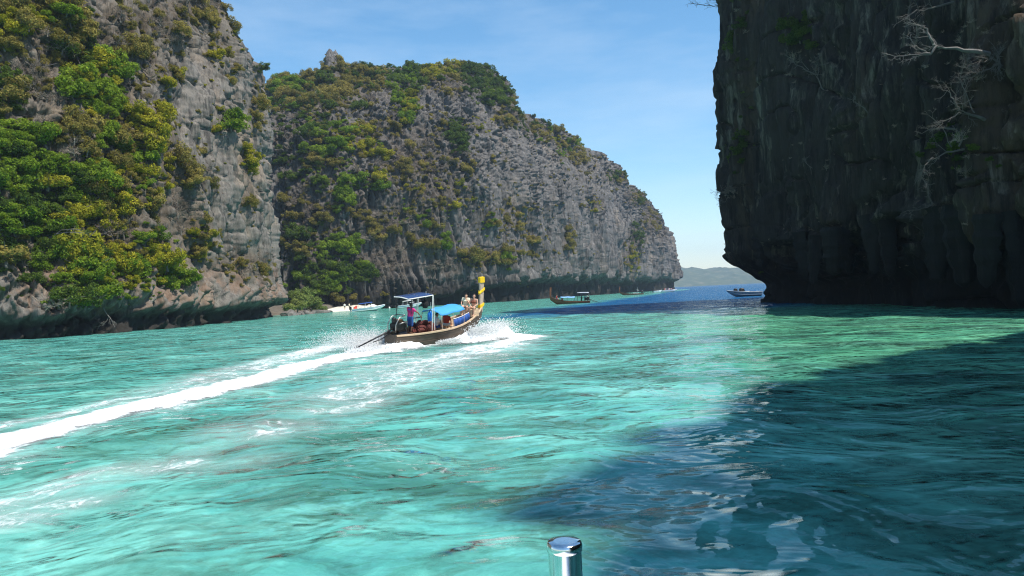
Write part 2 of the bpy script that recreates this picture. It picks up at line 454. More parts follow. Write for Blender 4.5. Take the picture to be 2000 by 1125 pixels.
def make_cliff(name, cols, nu, nv, amp, notch_h, notch_d, seed, fpow=3.0, caves=(), uscale=None, ledges=False, flute=1.0, pinn=(), prof=0.15, blocky=1.0, topn=(1.6, 11), vst=1.6, rgh=0.16, crack=0.5, groove=0.0, lipk=0.30):
    B = np.array([c[0] for c in cols], dtype=float); T = np.array([c[1] for c in cols], dtype=float)
    seg = np.concatenate([[0], np.cumsum(np.linalg.norm(np.diff(B, axis=0), axis=1))])
    # column density follows the angle each piece covers for the observer
    q = np.linspace(0, seg[-1], 4000)
    bq = np.stack([np.interp(q, seg, B[:, i]) for i in range(2)], -1)
    px, _ = project(np.concatenate([bq, np.full((4000, 1), 1.0)], 1))
    gq = np.gradient(bq, axis=0)
    face = (-(gq[:, 1] * bq[:, 0] - gq[:, 0] * bq[:, 1])) > 0          # outward side turned to the observer
    wgt = np.abs(np.gradient(px)) * ((px > -150) & (px < 2150) & (bq[:, 1] > 5)) * (0.1 + 0.9 * face) + 0.0002 * 800
    cw = np.cumsum(wgt); cw = (cw - cw[0]) / (cw[-1] - cw[0])
    s = np.interp(np.linspace(0, 1, nu), cw, q)
    def sm(a):
        # smooth resample of control values at s (Catmull-like through cosine-smoothed linear)
        y = np.interp(q, seg, a); kk = 161
        pad = np.pad(y, kk // 2, mode='edge'); ker = np.hanning(kk); ker /= ker.sum()
        return np.interp(s, q, np.convolve(pad, ker, 'valid'))
    bx, by = sm(B[:, 0]), sm(B[:, 1]); tx, ty, tz = sm(T[:, 0]), sm(T[:, 1]), sm(T[:, 2])
    tz = tz + topn[0] * fbm(s / topn[1], 0 * s, seed, 3)
    nb = 14
    low = np.linspace(0, 1, nv) ** 1.06
    t = low[:, None]
    f = prof * t + (1 - prof) * t ** fpow
    X = bx + (tx - bx) * f; Y = by + (ty - by) * f; Z = -2.0 + (tz + 2.0) * t
    # outward horizontal normal of the columns
    dxs, dys = np.gradient(bx), np.gradient(by)
    ln = np.hypot(dxs, dys) + 1e-9
    nx, ny = dys / ln, -dxs / ln
    # back side
    kb = np.linspace(0, 1, nb + 1)[1:, None]
    Xb = tx - nx * 45 * kb ; Yb = ty - ny * 45 * kb; Zb = tz - (tz + 3) * kb ** 1.8
    X = np.concatenate([X, Xb]); Y = np.concatenate([Y, Yb]); Z = np.concatenate([Z, Zb])
    front = np.concatenate([np.ones((nv, 1)), 1 - kb ** 0.5]) * np.ones((1, nu))
    p = np.stack([X, Y, Z], -1)
    gu = np.gradient(p, axis=1); gv = np.gradient(p, axis=0)
    N = np.cross(gu, gv); N /= np.linalg.norm(N, axis=-1, keepdims=True) + 1e-9
    if np.mean(N[: nv // 2, :, 0] * nx + N[: nv // 2, :, 1] * ny) < 0: N = -N
    pre_px, pre_py = project(p)
    sd_ = seed * 13.7
    wz = Z + 3.0 * pn(X / 12, Y / 12, Z / 12 + sd_)
    big = fbm(X / 34 + sd_, Y / 34, Z / 55, 2) * 1.0
    wx, wy = X + 1.2 * pn(X / 6, Y / 6, Z / (14 * vst) + sd_), Y + 1.2 * pn(X / 6 + 40, Y / 6, Z / (14 * vst))
    but = ridged(wx / 11 + sd_, wy / 11, Z / 55, 2)
    fl = ridged(wx / 3.0 + sd_, wy / 3.0, Z / (24 * vst), 2)
    fl2 = ridged(wx / 1.15, wy / 1.15 + sd_, Z / (8 * vst), 2)
    led = fbm(X / 14, Y / 14 + sd_, wz / 3.2, 3)
    # broken blocks: terraces in a warped field, so that faces are flat with sharp steps between them
    bf = fbm(wx / 6.5, wy / 6.5 + sd_, wz / 13, 2) * 4.0
    blk = np.floor(bf) + sstep(0.80, 1.0, bf - np.floor(bf))
    bf2 = fbm(wx / 2.4 + 9, wy / 2.4, wz / 6.5 + sd_, 2) * 3.0
    blk2 = np.floor(bf2) + sstep(0.75, 1.0, bf2 - np.floor(bf2))
    fl3 = ridged(wx / 0.55, wy / 0.55 + sd_, Z / (3.5 * vst), 1)
    mod = 0.55 + 0.9 * sstep(-0.3, 0.5, pn(X / 16 + 3, Y / 16, Z / 22 + sd_))
    rough_ = fbm(X / 1.6, Y / 1.6, Z / 3.4 + sd_, 3)
    D = amp * (2.6 * big + 1.7 * but + flute * mod * (0.80 * fl + 0.46 * fl2 + 0.18 * fl3) + 0.35 * led + blocky * (0.60 * blk + 0.30 * blk2) + rgh * rough_)
    c1 = np.abs(pn(wx / 5.0, wy / 5.0 + sd_, wz / (16 * vst))); c2 = np.abs(pn(wx / 9.0 + 5, wy / 9.0, (wz + 0.35 * X) / 4.5)); c3 = np.abs(pn(wx / 1.9, wy / 1.9 + 3, wz / (6 * vst)))
    D = D - crack * (1.0 * (1 - sstep(0.0, 0.07, c1)) + 0.7 * (1 - sstep(0.0, 0.06, c2)) + 0.5 * (1 - sstep(0, 0.10, c3)))
    if groove:
        g1 = np.abs(pn(wx / 2.6 + 7, wy / 2.6, Z / 46 + sd_)); g2 = np.abs(pn(wx / 1.3, wy / 1.3 + 7, Z / 22))
        gm = sstep(-0.45, 0.25, pn(X / 13, Y / 13, Z / 16 + 4))
        D = D - groove * gm * (1.0 * (1 - sstep(0.0, 0.20, g1)) + 0.6 * (1 - sstep(0.0, 0.26, g2)))
    for cx, cyy, rx, ry, dep in caves:
        e = ((pre_px - cx) / rx) ** 2 + ((pre_py - cyy) / ry) ** 2
        e = e * (1 + 0.5 * pn(X / 1.5, Y / 1.5, Z / 2.0 + 5))
        D = D - dep * (1 - sstep(0.55, 1.15, e))
    if ledges:
        qd = (Z - s[None] * 0.62 + 0.8 * pn(X / 5, Y / 5, Z / 5)) / 3.1
        st = ridged(qd, s[None] / 40 + 0 * Z, 1.0, 2)
        D = D + 1.35 * st * (1 - sstep(4.5, 9, Z)) * sstep(-20, 10, s[None] - s[0])
    D = D * sstep(-2.0, -0.2, Z) * front
    N2 = N.copy(); N2[..., 2] *= 0.45
    p = p + N2 * D[..., None]
    # tidal notch with a ragged lip
    hn = np.interp(s, *notch_h) if isinstance(notch_h, tuple) else np.full(nu, notch_h)
    dn = np.interp(s, *notch_d) if isinstance(notch_d, tuple) else np.full(nu, notch_d)
    lip = hn * (1 + 0.45 * fbm(s / 9, 0 * s, sd_, 2)) + (0.55 * np.abs(fbm(s / 1.3, 0 * s, sd_ + 4, 2)) * np.minimum(hn / 3, 1.3))
    ins = dn[None] * (1 - sstep(lipk, 1.0, Z / np.maximum(lip, 0.3)[None])) * front
    p[..., 0] -= nx * ins; p[..., 1] -= ny * ins
    for (cx, hw, hgt) in pinn:
        pxx, _ = project(p)
        p[..., 2] += hgt * (1 - sstep(0.25, 1.15, np.abs(pxx - cx) / hw)) * sstep(0.86, 0.985, np.concatenate([low, np.ones(nb)])[:, None]) * front
    nr = nv + nb
    i = np.arange(nr - 1)[:, None]; j = np.arange(nu - 1)[None]
    fa = np.stack([i * nu + j, i * nu + j + 1, (i + 1) * nu + j + 1, (i + 1) * nu + j], -1).reshape(-1, 4)
    gu = np.gradient(p, axis=1); gv = np.gradient(p, axis=0)
    NN = np.cross(gu, gv); area = np.linalg.norm(NN, axis=-1); NN /= area[..., None] + 1e-9
    if np.mean(NN[: nv // 2, :, 0] * nx + NN[: nv // 2, :, 1] * ny) < 0: NN = -NN
    else: fa = fa[:, ::1]
    me = np_mesh(name, p.reshape(-1, 3), fa, smooth=False)
    px, py = project(p)
    tocam = np.array([0, 0, CAM_H]) - p
    facing = np.sum(tocam * NN, -1) / np.linalg.norm(tocam, axis=-1)
    smx = np.stack([nx, ny, 0 * nx], -1)
    return dict(me=me, p=p, n=NN, px=px, py=py, area=area, facing=facing, front=front, hn=smx)

def rock_mat(name, dark, mid, lite, warm, warm_amt, soil, streak=1.0, bumpd=0.22, tide_shade=2.0, run_amt=0.75, run_scale=1.15, pale=0.0):
    t = NT(name)
    co = t.n('ShaderNodeTexCoord').outputs['Object']
    v1 = t.mapped((1, 1, 0.10), src=co)
    st = t.noise(v1, 0.55, 6, 0.65, 0.4)
    st2 = t.noise(v1, 1.9, 5, 0.65, 0.2)
    blot = t.noise(t.mapped((1, 1, 0.6), src=co), 0.16, 6, 0.65)
    f = t.math('ADD', t.math('MULTIPLY', st, 0.45 * streak), t.math('ADD', t.math('MULTIPLY', st2, 0.30), t.math('MULTIPLY', blot, 0.25 + 0.45 * (1 - streak))))
    c = t.ramp(f, [(0.36, dark), (0.47, mid), (0.58, mid), (0.70, lite)])
    wn = t.ramp(t.noise(t.mapped((1, 1, 0.35), loc=(7, 3, 0), src=co), 0.11, 5, 0.6), [(0.54, 0.0), (0.68, 1.0)])
    c = t.mix(t.math('MULTIPLY', wn, warm_amt), c, warm)
    runs = t.ramp(t.noise(t.mapped((1, 1, 0.055), loc=(3, 1, 0), src=co), run_scale, 6, 0.75, 0.3), [(0.42, 1.0), (0.52, 0.0)])
    gate = t.ramp(t.noise(t.mapped((1, 1, 0.4), loc=(9, 4, 0), src=co), 0.09, 3, 0.5), [(0.38, 0.15), (0.60, 1.0)])
    c = t.mix(t.math('MULTIPLY', t.math('MULTIPLY', runs, gate), run_amt), c, dark)
    if pale:
        pr_ = t.ramp(t.noise(t.mapped((1, 1, 0.09), loc=(13, 21, 0), src=co), 0.9, 6, 0.75, 0.3), [(0.54, 0.0), (0.66, 1.0)])
        c = t.mix(t.math('MULTIPLY', pr_, pale), c, lite)
    spk = t.ramp(t.noise(t.mapped((1, 1, 0.22), src=co), 1.5, 6, 0.75), [(0.34, 0.35), (0.48, 1.0), (0.56, 1.0), (0.68, 1.45)])
    c = t.mix(0.75, c, spk, 'MULTIPLY')
    sn = t.ramp(t.noise(co, 0.5, 4, 0.6), [(0.35, 0.35), (0.6, 1.0)])
    c = t.mix(t.math('MULTIPLY', t.attr('veg'), sn, True), c, soil)
    c = t.mix(t.math('MULTIPLY', t.attr('rust'), t.ramp(t.noise(t.mapped((1, 1, 0.6), loc=(2, 5, 1), src=co), 0.35, 5, 0.65), [(0.46, 0.0), (0.60, 1.0)]), True), c, (0.21, 0.125, 0.078))
    # black algae of the tidal zone, with the notch's shade painted in; ragged upper limit
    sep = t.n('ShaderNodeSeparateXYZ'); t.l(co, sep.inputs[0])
    zz = t.math('SUBTRACT', sep.outputs[2], t.math('MULTIPLY', t.noise(t.mapped((1, 1, 0.3), src=co), 0.5, 5, 0.7), tide_shade * 1.6))
    c = t.mix(t.ramp(t.math('MULTIPLY', zz, 1.0 / max(tide_shade, 0.1)), [(0.0, 0.93), (0.75, 0.0)]), c, (0.020, 0.019, 0.017))
    h = t.math('ADD', t.noise(t.mapped((1, 1, 0.16), src=co), 1.6, 6, 0.7), t.math('MULTIPLY', t.noise(t.mapped((1, 1, 0.5), src=co), 4.0, 4, 0.7), 0.4))
    nb = t.bump(h, 1.0, bumpd)
    return t.done(t.principled(c, 0.9, 0.15, 0, nb))

# ------------------------------------------------------------------ vegetation cover measured on the cliffs: (px, py, rx, ry, density, kinds)
# G bright green, Y yellow-green, K dark green, O olive/ochre, D dry bare twigs, B orange-brown
VEG_LEFT = [
 (40, 40, 90, 60, .8, 'OYD'), (110, 20, 60, 50, .9, 'GYO'), (85, 100, 45, 40, .7, 'DO'), (15, 95, 40, 40, .8, 'YO'), (190, 160, 58, 75, 1, 'GGY'), (150, 70, 45, 60, .8, 'KO'),
 (60, 140, 60, 50, .7, 'DDO'), (15, 190, 35, 60, .7, 'KO'), (230, 60, 60, 60, .8, 'DO'), (300, 50, 85, 50, .8, 'ODD'), (375, 20, 70, 35, .8, 'OD'), (290, 110, 60, 40, .5, 'DDO'), (325, 150, 22, 22, .9, 'YO'),
 (345, 95, 25, 25, .4, 'OD'), (100, 215, 70, 50, .45, 'D'), (30, 300, 70, 60, 1, 'GGK'), (60, 345, 80, 60, 1, 'G'), (275, 255, 65, 50, 1, 'YYO'), (225, 295, 85, 60, 1, 'OGY'), (150, 265, 60, 50, .9, 'OD'),
 (110, 370, 115, 60, 1, 'GKGY'), (220, 360, 85, 70, 1, 'YOG'), (60, 425, 70, 50, 1, 'GGK'), (300, 330, 65, 50, .7, 'ODDY'), (190, 430, 95, 60, 1, 'OYYD'), (350, 340, 38, 50, .55, 'YO'),
 (30, 485, 70, 45, .9, 'KOD'), (130, 490, 85, 50, 1, 'GKY'), (200, 530, 95, 60, 1, 'GYG'), (270, 480, 65, 55, .9, 'OYG'), (320, 500, 35, 45, .8, 'GY'), (160, 580, 95, 35, .8, 'KGD'), (348, 547, 26, 18, 1, 'G'),
 (387, 465, 30, 48, .8, 'YO'), (340, 420, 55, 60, .65, 'D'), (370, 365, 45, 45, .5, 'DO'), (475, 520, 50, 32, .7, 'OD'), (485, 310, 14, 32, .8, 'Y'), (450, 237, 18, 14, 1, 'G'), (490, 390, 12, 34, .5, 'O'),
 (432, 90, 32, 55, .6, 'OY'), (503, 210, 16, 60, .55, 'O'), (520, 120, 24, 60, .7, 'KO'), (535, 150, 15, 40, .8, 'KO'), (440, 20, 30, 25, .6, 'O'), (60, 555, 50, 35, .5, 'DK'), (260, 400, 120, 80, .5, 'OD'), (100, 300, 150, 120, .5, 'DO'), (260, 180, 40, 30, .4, 'OD'), (400, 300, 30, 120, .12, 'OY')]
VEG_MID = [
 (600, 140, 30, 22, .9, 'O'), (700, 150, 62, 30, 1, 'KOO'), (640, 185, 65, 40, .9, 'OKO'), (560, 170, 42, 50, 1, 'OGK'), (560, 260, 42, 60, .6, 'KD'), (790, 150, 42, 30, .95, 'GKK'), (860, 140, 55, 20, 1, 'YOK'),
 (930, 150, 42, 30, 1, 'K'), (965, 172, 32, 32, 1, 'KKG'), (1000, 212, 30, 30, .75, 'OK'), (1040, 245, 25, 18, .7, 'OK'), (792, 205, 22, 45, .9, 'GY'), (880, 160, 60, 25, .6, 'DO'), (620, 250, 52, 60, .65, 'GOK'), (645, 320, 42, 42, .8, 'GGO'),
 (690, 270, 62, 30, .85, 'GYO'), (745, 300, 26, 14, 1, 'Y'), (735, 348, 24, 22, 1, 'YG'), (690, 352, 34, 16, 1, 'G'), (610, 345, 42, 50, .7, 'KOG'), (572, 330, 32, 60, .6, 'DK'), (760, 250, 52, 30, .6, 'OD'), (830, 262, 42, 40, .6, 'OD'),
 (892, 270, 18, 36, .9, 'K'), (880, 320, 52, 32, .6, 'OD'), (800, 320, 62, 42, .75, 'DDO'), (850, 375, 62, 42, .7, 'ODY'), (920, 240, 40, 20, .4, 'Y'), (702, 396, 18, 20, 1, 'B'), (665, 395, 16, 26, 1, 'G'),
 (800, 420, 72, 42, .75, 'OGD'), (740, 432, 62, 42, .7, 'DO'), (620, 420, 52, 52, .65, 'KDO'), (652, 485, 46, 26, 1, 'G'), (590, 470, 42, 32, .85, 'KO'), (620, 535, 62, 42, 1, 'KKG'), (700, 532, 34, 20, .95, 'GK'), (760, 505, 62, 42, .75, 'D'),
 (590, 400, 32, 42, .8, 'OD'), (870, 470, 20, 14, 1, 'G'), (950, 430, 22, 22, .7, 'OG'), (1000, 430, 42, 42, .4, 'O'), (940, 503, 52, 18, .9, 'O'), (990, 505, 22, 20, .9, 'OG'), (1042, 480, 22, 20, .5, 'O'), (870, 522, 42, 20, .7, 'D'),
 (1080, 262, 28, 14, 1, 'YOG'), (1110, 290, 26, 22, .9, 'OG'), (1132, 312, 18, 18, .7, 'O'), (1210, 347, 28, 14, .9, 'OK'), (1250, 382, 26, 20, .95, 'ODK'), (1272, 432, 20, 30, .75, 'DO'), (1242, 468, 14, 26, 1, 'K'), (1236, 500, 15, 30, .85, 'OY'),
 (1160, 400, 14, 14, .7, 'YO'), (1110, 470, 12, 24, .7, 'O'), (1290, 450, 20, 20, .5, 'D'), (820, 480, 60, 40, .5, 'DO'), (690, 590, 60, 14, .5, 'DO'), (960, 330, 80, 60, .10, 'O'), (740, 170, 60, 40, .4, 'OD'), (1000, 470, 120, 60, .08, 'O'), (1150, 340, 60, 40, .15, 'O'), (720, 380, 140, 160, .35, 'DO')]
VEG_RIGHT = [(1560, 60, 26, 34, .8, 'K'), (1445, 290, 12, 46, .9, 'K'), (1446, 60, 12, 60, .6, 'KD'), (1560, 120, 30, 30, .4, 'D'), (1640, 290, 60, 40, .1, 'D'), (1880, 290, 60, 40, .3, 'DK'), (1880, 100, 80, 60, .15, 'D'), (1430, 370, 14, 24, .5, 'D')]

def cover(px, py, table):
    d = np.zeros_like(px); who = np.zeros(px.shape, dtype=int)
    for i, (cx, cyy, rx, ry, de, _) in enumerate(table):
        e = ((px - cx) / rx) ** 2 + ((py - cyy) / ry) ** 2
        v = de * np.exp(-(e ** 1.5) * 0.7)
        who = np.where(v > d, i, who); d = np.maximum(d, v)
    return d, who

LEFT = make_cliff('cliff', COLS_LEFT, 560, 460, 0.95, (([0, 90, 130, 190, 240, 400]), ([1.2, 2.0, 3.0, 4.0, 4.5, 2])), (([0, 90, 130, 190, 240, 400]), ([0.8, 1.5, 2.2, 3.2, 3.5, 2])), 1.0, fpow=1.6, prof=0.45, ledges=True, flute=0.75, vst=1.6, crack=0.9, blocky=0.8, groove=0.5, lipk=0.45)
_midc = cols_mid()
MID = make_cliff('cliff', _midc, 760, 400, 1.15, (([0, 45, 60, 80, 115, 160, 600]), ([0.8, 1.4, 3.8, 6.2, 7.5, 9.0, 11.0])), (([0, 45, 60, 80, 115, 160, 600]), ([0.4, 0.8, 3.0, 5.0, 5.8, 6.5, 8.0])), 2.0, fpow=3.2, prof=0.10, pinn=((650, 21, 6.5), (641, 10, 1.5), (600, 10, 1.5)), flute=1.9, blocky=0.22, vst=2.6, rgh=0.08, crack=0.6, groove=1.5, lipk=0.62)
CAVES_R = [(1545, 495, 42, 26, 3.0), (1720, 480, 70, 34, 2.6), (1640, 470, 26, 30, 1.6), (1800, 450, 40, 30, 2.2), (1905, 470, 30, 40, 2.0), (1560, 530, 60, 14, 1.5), (1465, 520, 14, 16, 1.2)]
RIGHT = make_cliff('cliff', COLS_RIGHT, 470, 400, 0.60, 6.6, 5.0, 3.0, fpow=1.5, prof=0.6, caves=CAVES_R, flute=1.6, blocky=0.9, topn=(0.55, 4.0), vst=2.0, crack=0.8, groove=0.6)

M_ROCK_L = rock_mat('limestone_weathered', (0.046, 0.043, 0.040), (0.165, 0.150, 0.130), (0.40, 0.36, 0.30), (0.32, 0.22, 0.13), 0.45, (0.085, 0.062, 0.038), 0.8, tide_shade=2.2, run_amt=0.8, pale=0.35)
M_ROCK_M = rock_mat('limestone_fluted', (0.022, 0.021, 0.021), (0.125, 0.118, 0.112), (0.34, 0.315, 0.285), (0.28, 0.215, 0.15), 0.40, (0.066, 0.050, 0.034), 1.0, tide_shade=6.0, run_amt=0.9, run_scale=0.75, pale=0.35)
M_ROCK_R = rock_mat('limestone_stain_shade', (0.008, 0.007, 0.006), (0.040, 0.034, 0.028), (0.28, 0.245, 0.185), (0.11, 0.070, 0.040), 0.6, (0.018, 0.016, 0.011), 0.9, tide_shade=4.0, pale=0.45)  # stained rock, its tone lowered further to put its shade into the colour
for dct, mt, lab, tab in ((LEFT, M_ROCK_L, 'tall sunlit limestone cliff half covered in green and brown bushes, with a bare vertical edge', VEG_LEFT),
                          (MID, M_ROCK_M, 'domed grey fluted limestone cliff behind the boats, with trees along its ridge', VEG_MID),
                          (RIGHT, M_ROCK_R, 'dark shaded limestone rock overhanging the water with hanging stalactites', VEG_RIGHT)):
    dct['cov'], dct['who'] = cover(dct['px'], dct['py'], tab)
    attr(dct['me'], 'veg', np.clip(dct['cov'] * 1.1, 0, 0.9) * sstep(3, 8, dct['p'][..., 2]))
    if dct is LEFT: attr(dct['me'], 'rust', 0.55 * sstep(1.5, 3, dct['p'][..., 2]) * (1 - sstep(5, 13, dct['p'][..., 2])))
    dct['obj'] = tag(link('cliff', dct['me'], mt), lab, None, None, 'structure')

def anchor(d, x, y):
    e = (d['px'] - x) ** 2 + (d['py'] - y) ** 2 + np.where(d['facing'] > 0.02, 0, 1e6) + np.where(d['p'][..., 1] < 1, 1e7, 0)
    dist = d['p'][..., 1]
    e = e + dist * 0.05
    i = np.unravel_index(np.argmin(e), e.shape)
    return Vector(d['p'][i]), Vector(d['hn'][i[1]]), i

# stalactites that hang from the lip of the dark rock: parts of the cliff
def stalactite_mesh(seed, L, r):
    rng = random.Random(seed); rows = []
    n, k = 14, 11
    for i in range(n):
        t = i / (n - 1)
        rr = r * (1.0 - 0.15 * t if t < 0.55 else (0.92 - 0.5 * (t - 0.55) / 0.45)) * (1 + 0.12 * math.sin(i * 1.9 + seed))
        if i == n - 1: rr = 0.06 * r
        rows.append([Vector((rr * (1 + 0.28 * math.sin(3 * a + seed) + 0.10 * rng.uniform(-1, 1)) * math.cos(a), rr * 0.8 * (1 + 0.2 * math.sin(2 * a + seed)) * math.sin(a), -t * L)) for a in (2 * math.pi * j / k for j in range(k))])
    b = MB(); b.grid(rows, close=True)
    return b.mesh('stalactite')
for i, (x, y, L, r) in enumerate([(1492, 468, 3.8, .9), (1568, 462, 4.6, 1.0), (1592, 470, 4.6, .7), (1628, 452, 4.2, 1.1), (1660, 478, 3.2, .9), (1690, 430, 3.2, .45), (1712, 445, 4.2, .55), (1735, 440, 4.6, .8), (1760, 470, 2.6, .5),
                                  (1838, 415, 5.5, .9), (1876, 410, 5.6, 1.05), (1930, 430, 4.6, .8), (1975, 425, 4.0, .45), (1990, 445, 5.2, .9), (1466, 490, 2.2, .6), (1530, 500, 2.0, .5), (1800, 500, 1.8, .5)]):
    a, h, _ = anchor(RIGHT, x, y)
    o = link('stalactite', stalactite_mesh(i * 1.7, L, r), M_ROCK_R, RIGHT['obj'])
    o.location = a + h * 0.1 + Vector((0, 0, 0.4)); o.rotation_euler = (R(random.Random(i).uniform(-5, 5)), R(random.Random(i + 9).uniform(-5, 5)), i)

# ------------------------------------------------------------------ plants
def leaf_mat(name, a, b, trans=0.45):
    t = NT(name)
    oi = t.n('ShaderNodeObjectInfo').outputs['Random']
    nz = t.noise(t.mapped((1, 1, 1)), 2.3, 3, 0.6)
    f = t.math('ADD', t.math('MULTIPLY', oi, 0.7), t.math('MULTIPLY', nz, 0.55))
    c = t.ramp(f, [(0.2, a), (0.95, b)])
    br = t.ramp(t.n('ShaderNodeNewGeometry').outputs['Random Per Island'], [(0.0, 0.70), (1.0, 1.80)])
    c = t.mix(1.0, c, br, 'MULTIPLY')
    d = t.n('ShaderNodeBsdfDiffuse'); t.l(c, d.inputs[0])
    tr = t.n('ShaderNodeBsdfTranslucent'); t.l(c, tr.inputs[0])
    mx = t.n('ShaderNodeMixShader'); mx.inputs[0].default_value = trans; t.l(d.outputs[0], mx.inputs[1]); t.l(tr.outputs[0], mx.inputs[2])
    return t.done(mx.outputs[0])
LEAF = {'G': leaf_mat('leaf_green', (0.080, 0.140, 0.012), (0.185, 0.250, 0.026)), 'Y': leaf_mat('leaf_yellow_green', (0.17, 0.185, 0.016), (0.31, 0.28, 0.026)),
        'K': leaf_mat('leaf_dark_green', (0.038, 0.072, 0.014), (0.095, 0.135, 0.024)), 'O': leaf_mat('leaf_olive', (0.135, 0.122, 0.030), (0.26, 0.215, 0.058)),
        'B': leaf_mat('leaf_orange_brown', (0.20, 0.085, 0.022), (0.30, 0.13, 0.035)), 'D': leaf_mat('dry_twig', (0.13, 0.10, 0.078), (0.29, 0.235, 0.185), 0.1)}
M_BARK = simple('bark_grey', (0.17, 0.145, 0.12), 0.9, 0.4, 5)
M_DEAD = simple('dead_wood_pale', (0.17, 0.155, 0.14), 0.85, 0.3, 5)
M_DEAD2 = simple('dead_wood_grey', (0.13, 0.115, 0.10), 0.85, 0.3, 5)

def crown_mesh(kind, seed, n=2700):
    rng = np.random.RandomState(seed)
    k = rng.randint(15, 24)
    # clumps through an uneven crown
    cc = rng.normal(size=(k, 3)); cc /= np.linalg.norm(cc, axis=1)[:, None]
    cc *= rng.uniform(0.25, 0.95, (k, 1)); cc[:, 2] = np.abs(cc[:, 2]) * 0.85 + 0.12
    cr = rng.uniform(0.15, 0.38, k)
    who = rng.choice(k, n, p=cr ** 2 / np.sum(cr ** 2))
    d = rng.normal(size=(n, 3)); d /= np.linalg.norm(d, axis=1)[:, None]
    rad = cr[who] * np.cbrt(rng.uniform(0.25, 1.0, n)) * rng.uniform(0.85, 1.2, n)
    c = cc[who] + d * rad[:, None] * np.array([1.05, 1.05, 0.8])
    nn = d + rng.normal(size=(n, 3)) * 0.75 + np.array([0, 0, 0.5]); nn /= np.linalg.norm(nn, axis=1)[:, None]
    a = np.cross(nn, rng.normal(size=(n, 3))); a /= np.linalg.norm(a, axis=1)[:, None]
    b = np.cross(nn, a)
    sz = rng.uniform(0.030, 0.075, n)[:, None]
    v = np.stack([c - a * sz * 1.3, c + b * sz * 0.55 - nn * sz * 0.15, c + a * sz * 1.3 - nn * sz * 0.3, c - b * sz * 0.55 - nn * sz * 0.15], 1).reshape(-1, 3)
    me = np_mesh('crown', v, np.arange(4 * n).reshape(n, 4), smooth=False)
    me.materials.append(LEAF[kind]); return me
def twig_mesh(seed, nmain=15, leaf=False):
    rng = random.Random(seed); b = MB()
    def br(p, d, L, r, lv):
        q = p + d * L
        mid = p + d * L * 0.5 + Vector((rng.gauss(0, 1), rng.gauss(0, 1), rng.gauss(0, 1))) * L * 0.09
        b.tube([p, mid, q], [r, r * 0.8, r * 0.5], 3, False)
        if lv:
            for _ in range(rng.randint(3, 5)):
                dd = (d + Vector((rng.gauss(0, .55), rng.gauss(0, .55), rng.gauss(0, .5)))).normalized()
                br(p.lerp(q, rng.uniform(0.35, 1)), dd, L * rng.uniform(0.4, 0.7), r * 0.55, lv - 1)
    for _ in range(nmain):
        d = Vector((rng.gauss(0, .7), rng.gauss(0, .7), rng.uniform(0.1, 1.1))).normalized()
        br(Vector((rng.gauss(0, .1), rng.gauss(0, .1), 0)), d, rng.uniform(0.35, 0.7), 0.016, 2)
    me = b.mesh('crown'); me.materials.append(LEAF['D']); return me
def stem_mesh(seed):
    rng = random.Random(seed); b = MB()
    bend = [Vector((0, 0, -0.25)), Vector((rng.gauss(0, .06), rng.gauss(0, .06), 0.15)), Vector((rng.gauss(0, .1), rng.gauss(0, .1), 0.45))]
    b.tube(bend, [0.06, 0.048, 0.03], 5)
    for _ in range(5):
        b.tube([bend[1].lerp(bend[2], rng.random()), Vector((rng.gauss(0, .35), rng.gauss(0, .35), rng.uniform(.4, .8)))], [0.022, 0.008], 4, False)
    me = b.mesh('trunk'); me.materials.append(M_BARK); return me
CROWNS = {k: [crown_mesh(k, 100 * i + ord(k)) for i in range(3)] for k in 'GYKOB'}
CROWNS['D'] = [twig_mesh(s) for s in (1, 2, 3)]
STEMS = [stem_mesh(s) for s in range(4)]
COLN = {'G': 'bright green', 'Y': 'yellow-green', 'K': 'dark green', 'O': 'olive', 'B': 'orange-brown', 'D': 'leafless brown'}

def scatter(d, table, count, smin, smax, rng, scale_ref, xr, cs=0.9):
    wgt = d['area'] * np.clip(d['cov'], 0, 1) ** 1.3 * (d['facing'] > -0.25) * (d['p'][..., 2] > 3.2) * (d['px'] > xr[0]) * (d['px'] < xr[1]) * (d['py'] > -60)
    wgt = wgt / np.maximum(d['p'][..., 1], 30) ** 1.2
    wgt = wgt.ravel() / wgt.sum()
    idx = rng.choice(wgt.size, count, p=wgt)
    out = []; cell = {}
    P_, N_, H_ = d['p'].reshape(-1, 3), d['n'].reshape(-1, 3), d['hn']
    nu = d['p'].shape[1]
    for i in idx:
        kinds = table[d['who'].ravel()[i]][5]
        k = kinds[rng.randint(len(kinds))]
        s = smin + (smax - smin) * rng.beta(1.3, 2.6)
        s *= 0.6 + 0.5 * d['cov'].ravel()[i]
        p = P_[i]
        key = tuple(np.floor(p / cs).astype(int))
        if cell.get(key, 0) >= 1: continue
        cell[key] = 1
        p = p + H_[i % nu] * s * 0.22 - np.array([0, 0, s * 0.25])
        out.append((p, s, k, d['px'].ravel()[i], d['py'].ravel()[i], s / max(p[1], 20)))
    return out
_vr = np.random.RandomState(11)
PL = [(*q, 'L') for q in scatter(LEFT, VEG_LEFT, 1650, 0.6, 3.2, _vr, 1, (-60, 545))]
PM = [(*q, 'M') for q in scatter(MID, VEG_MID, 1550, 1.0, 4.4, _vr, 1, (530, 1330))]
PR = [(*q, 'R') for q in scatter(RIGHT, VEG_RIGHT, 130, 0.6, 1.6, _vr, 1, (1400, 2050))]
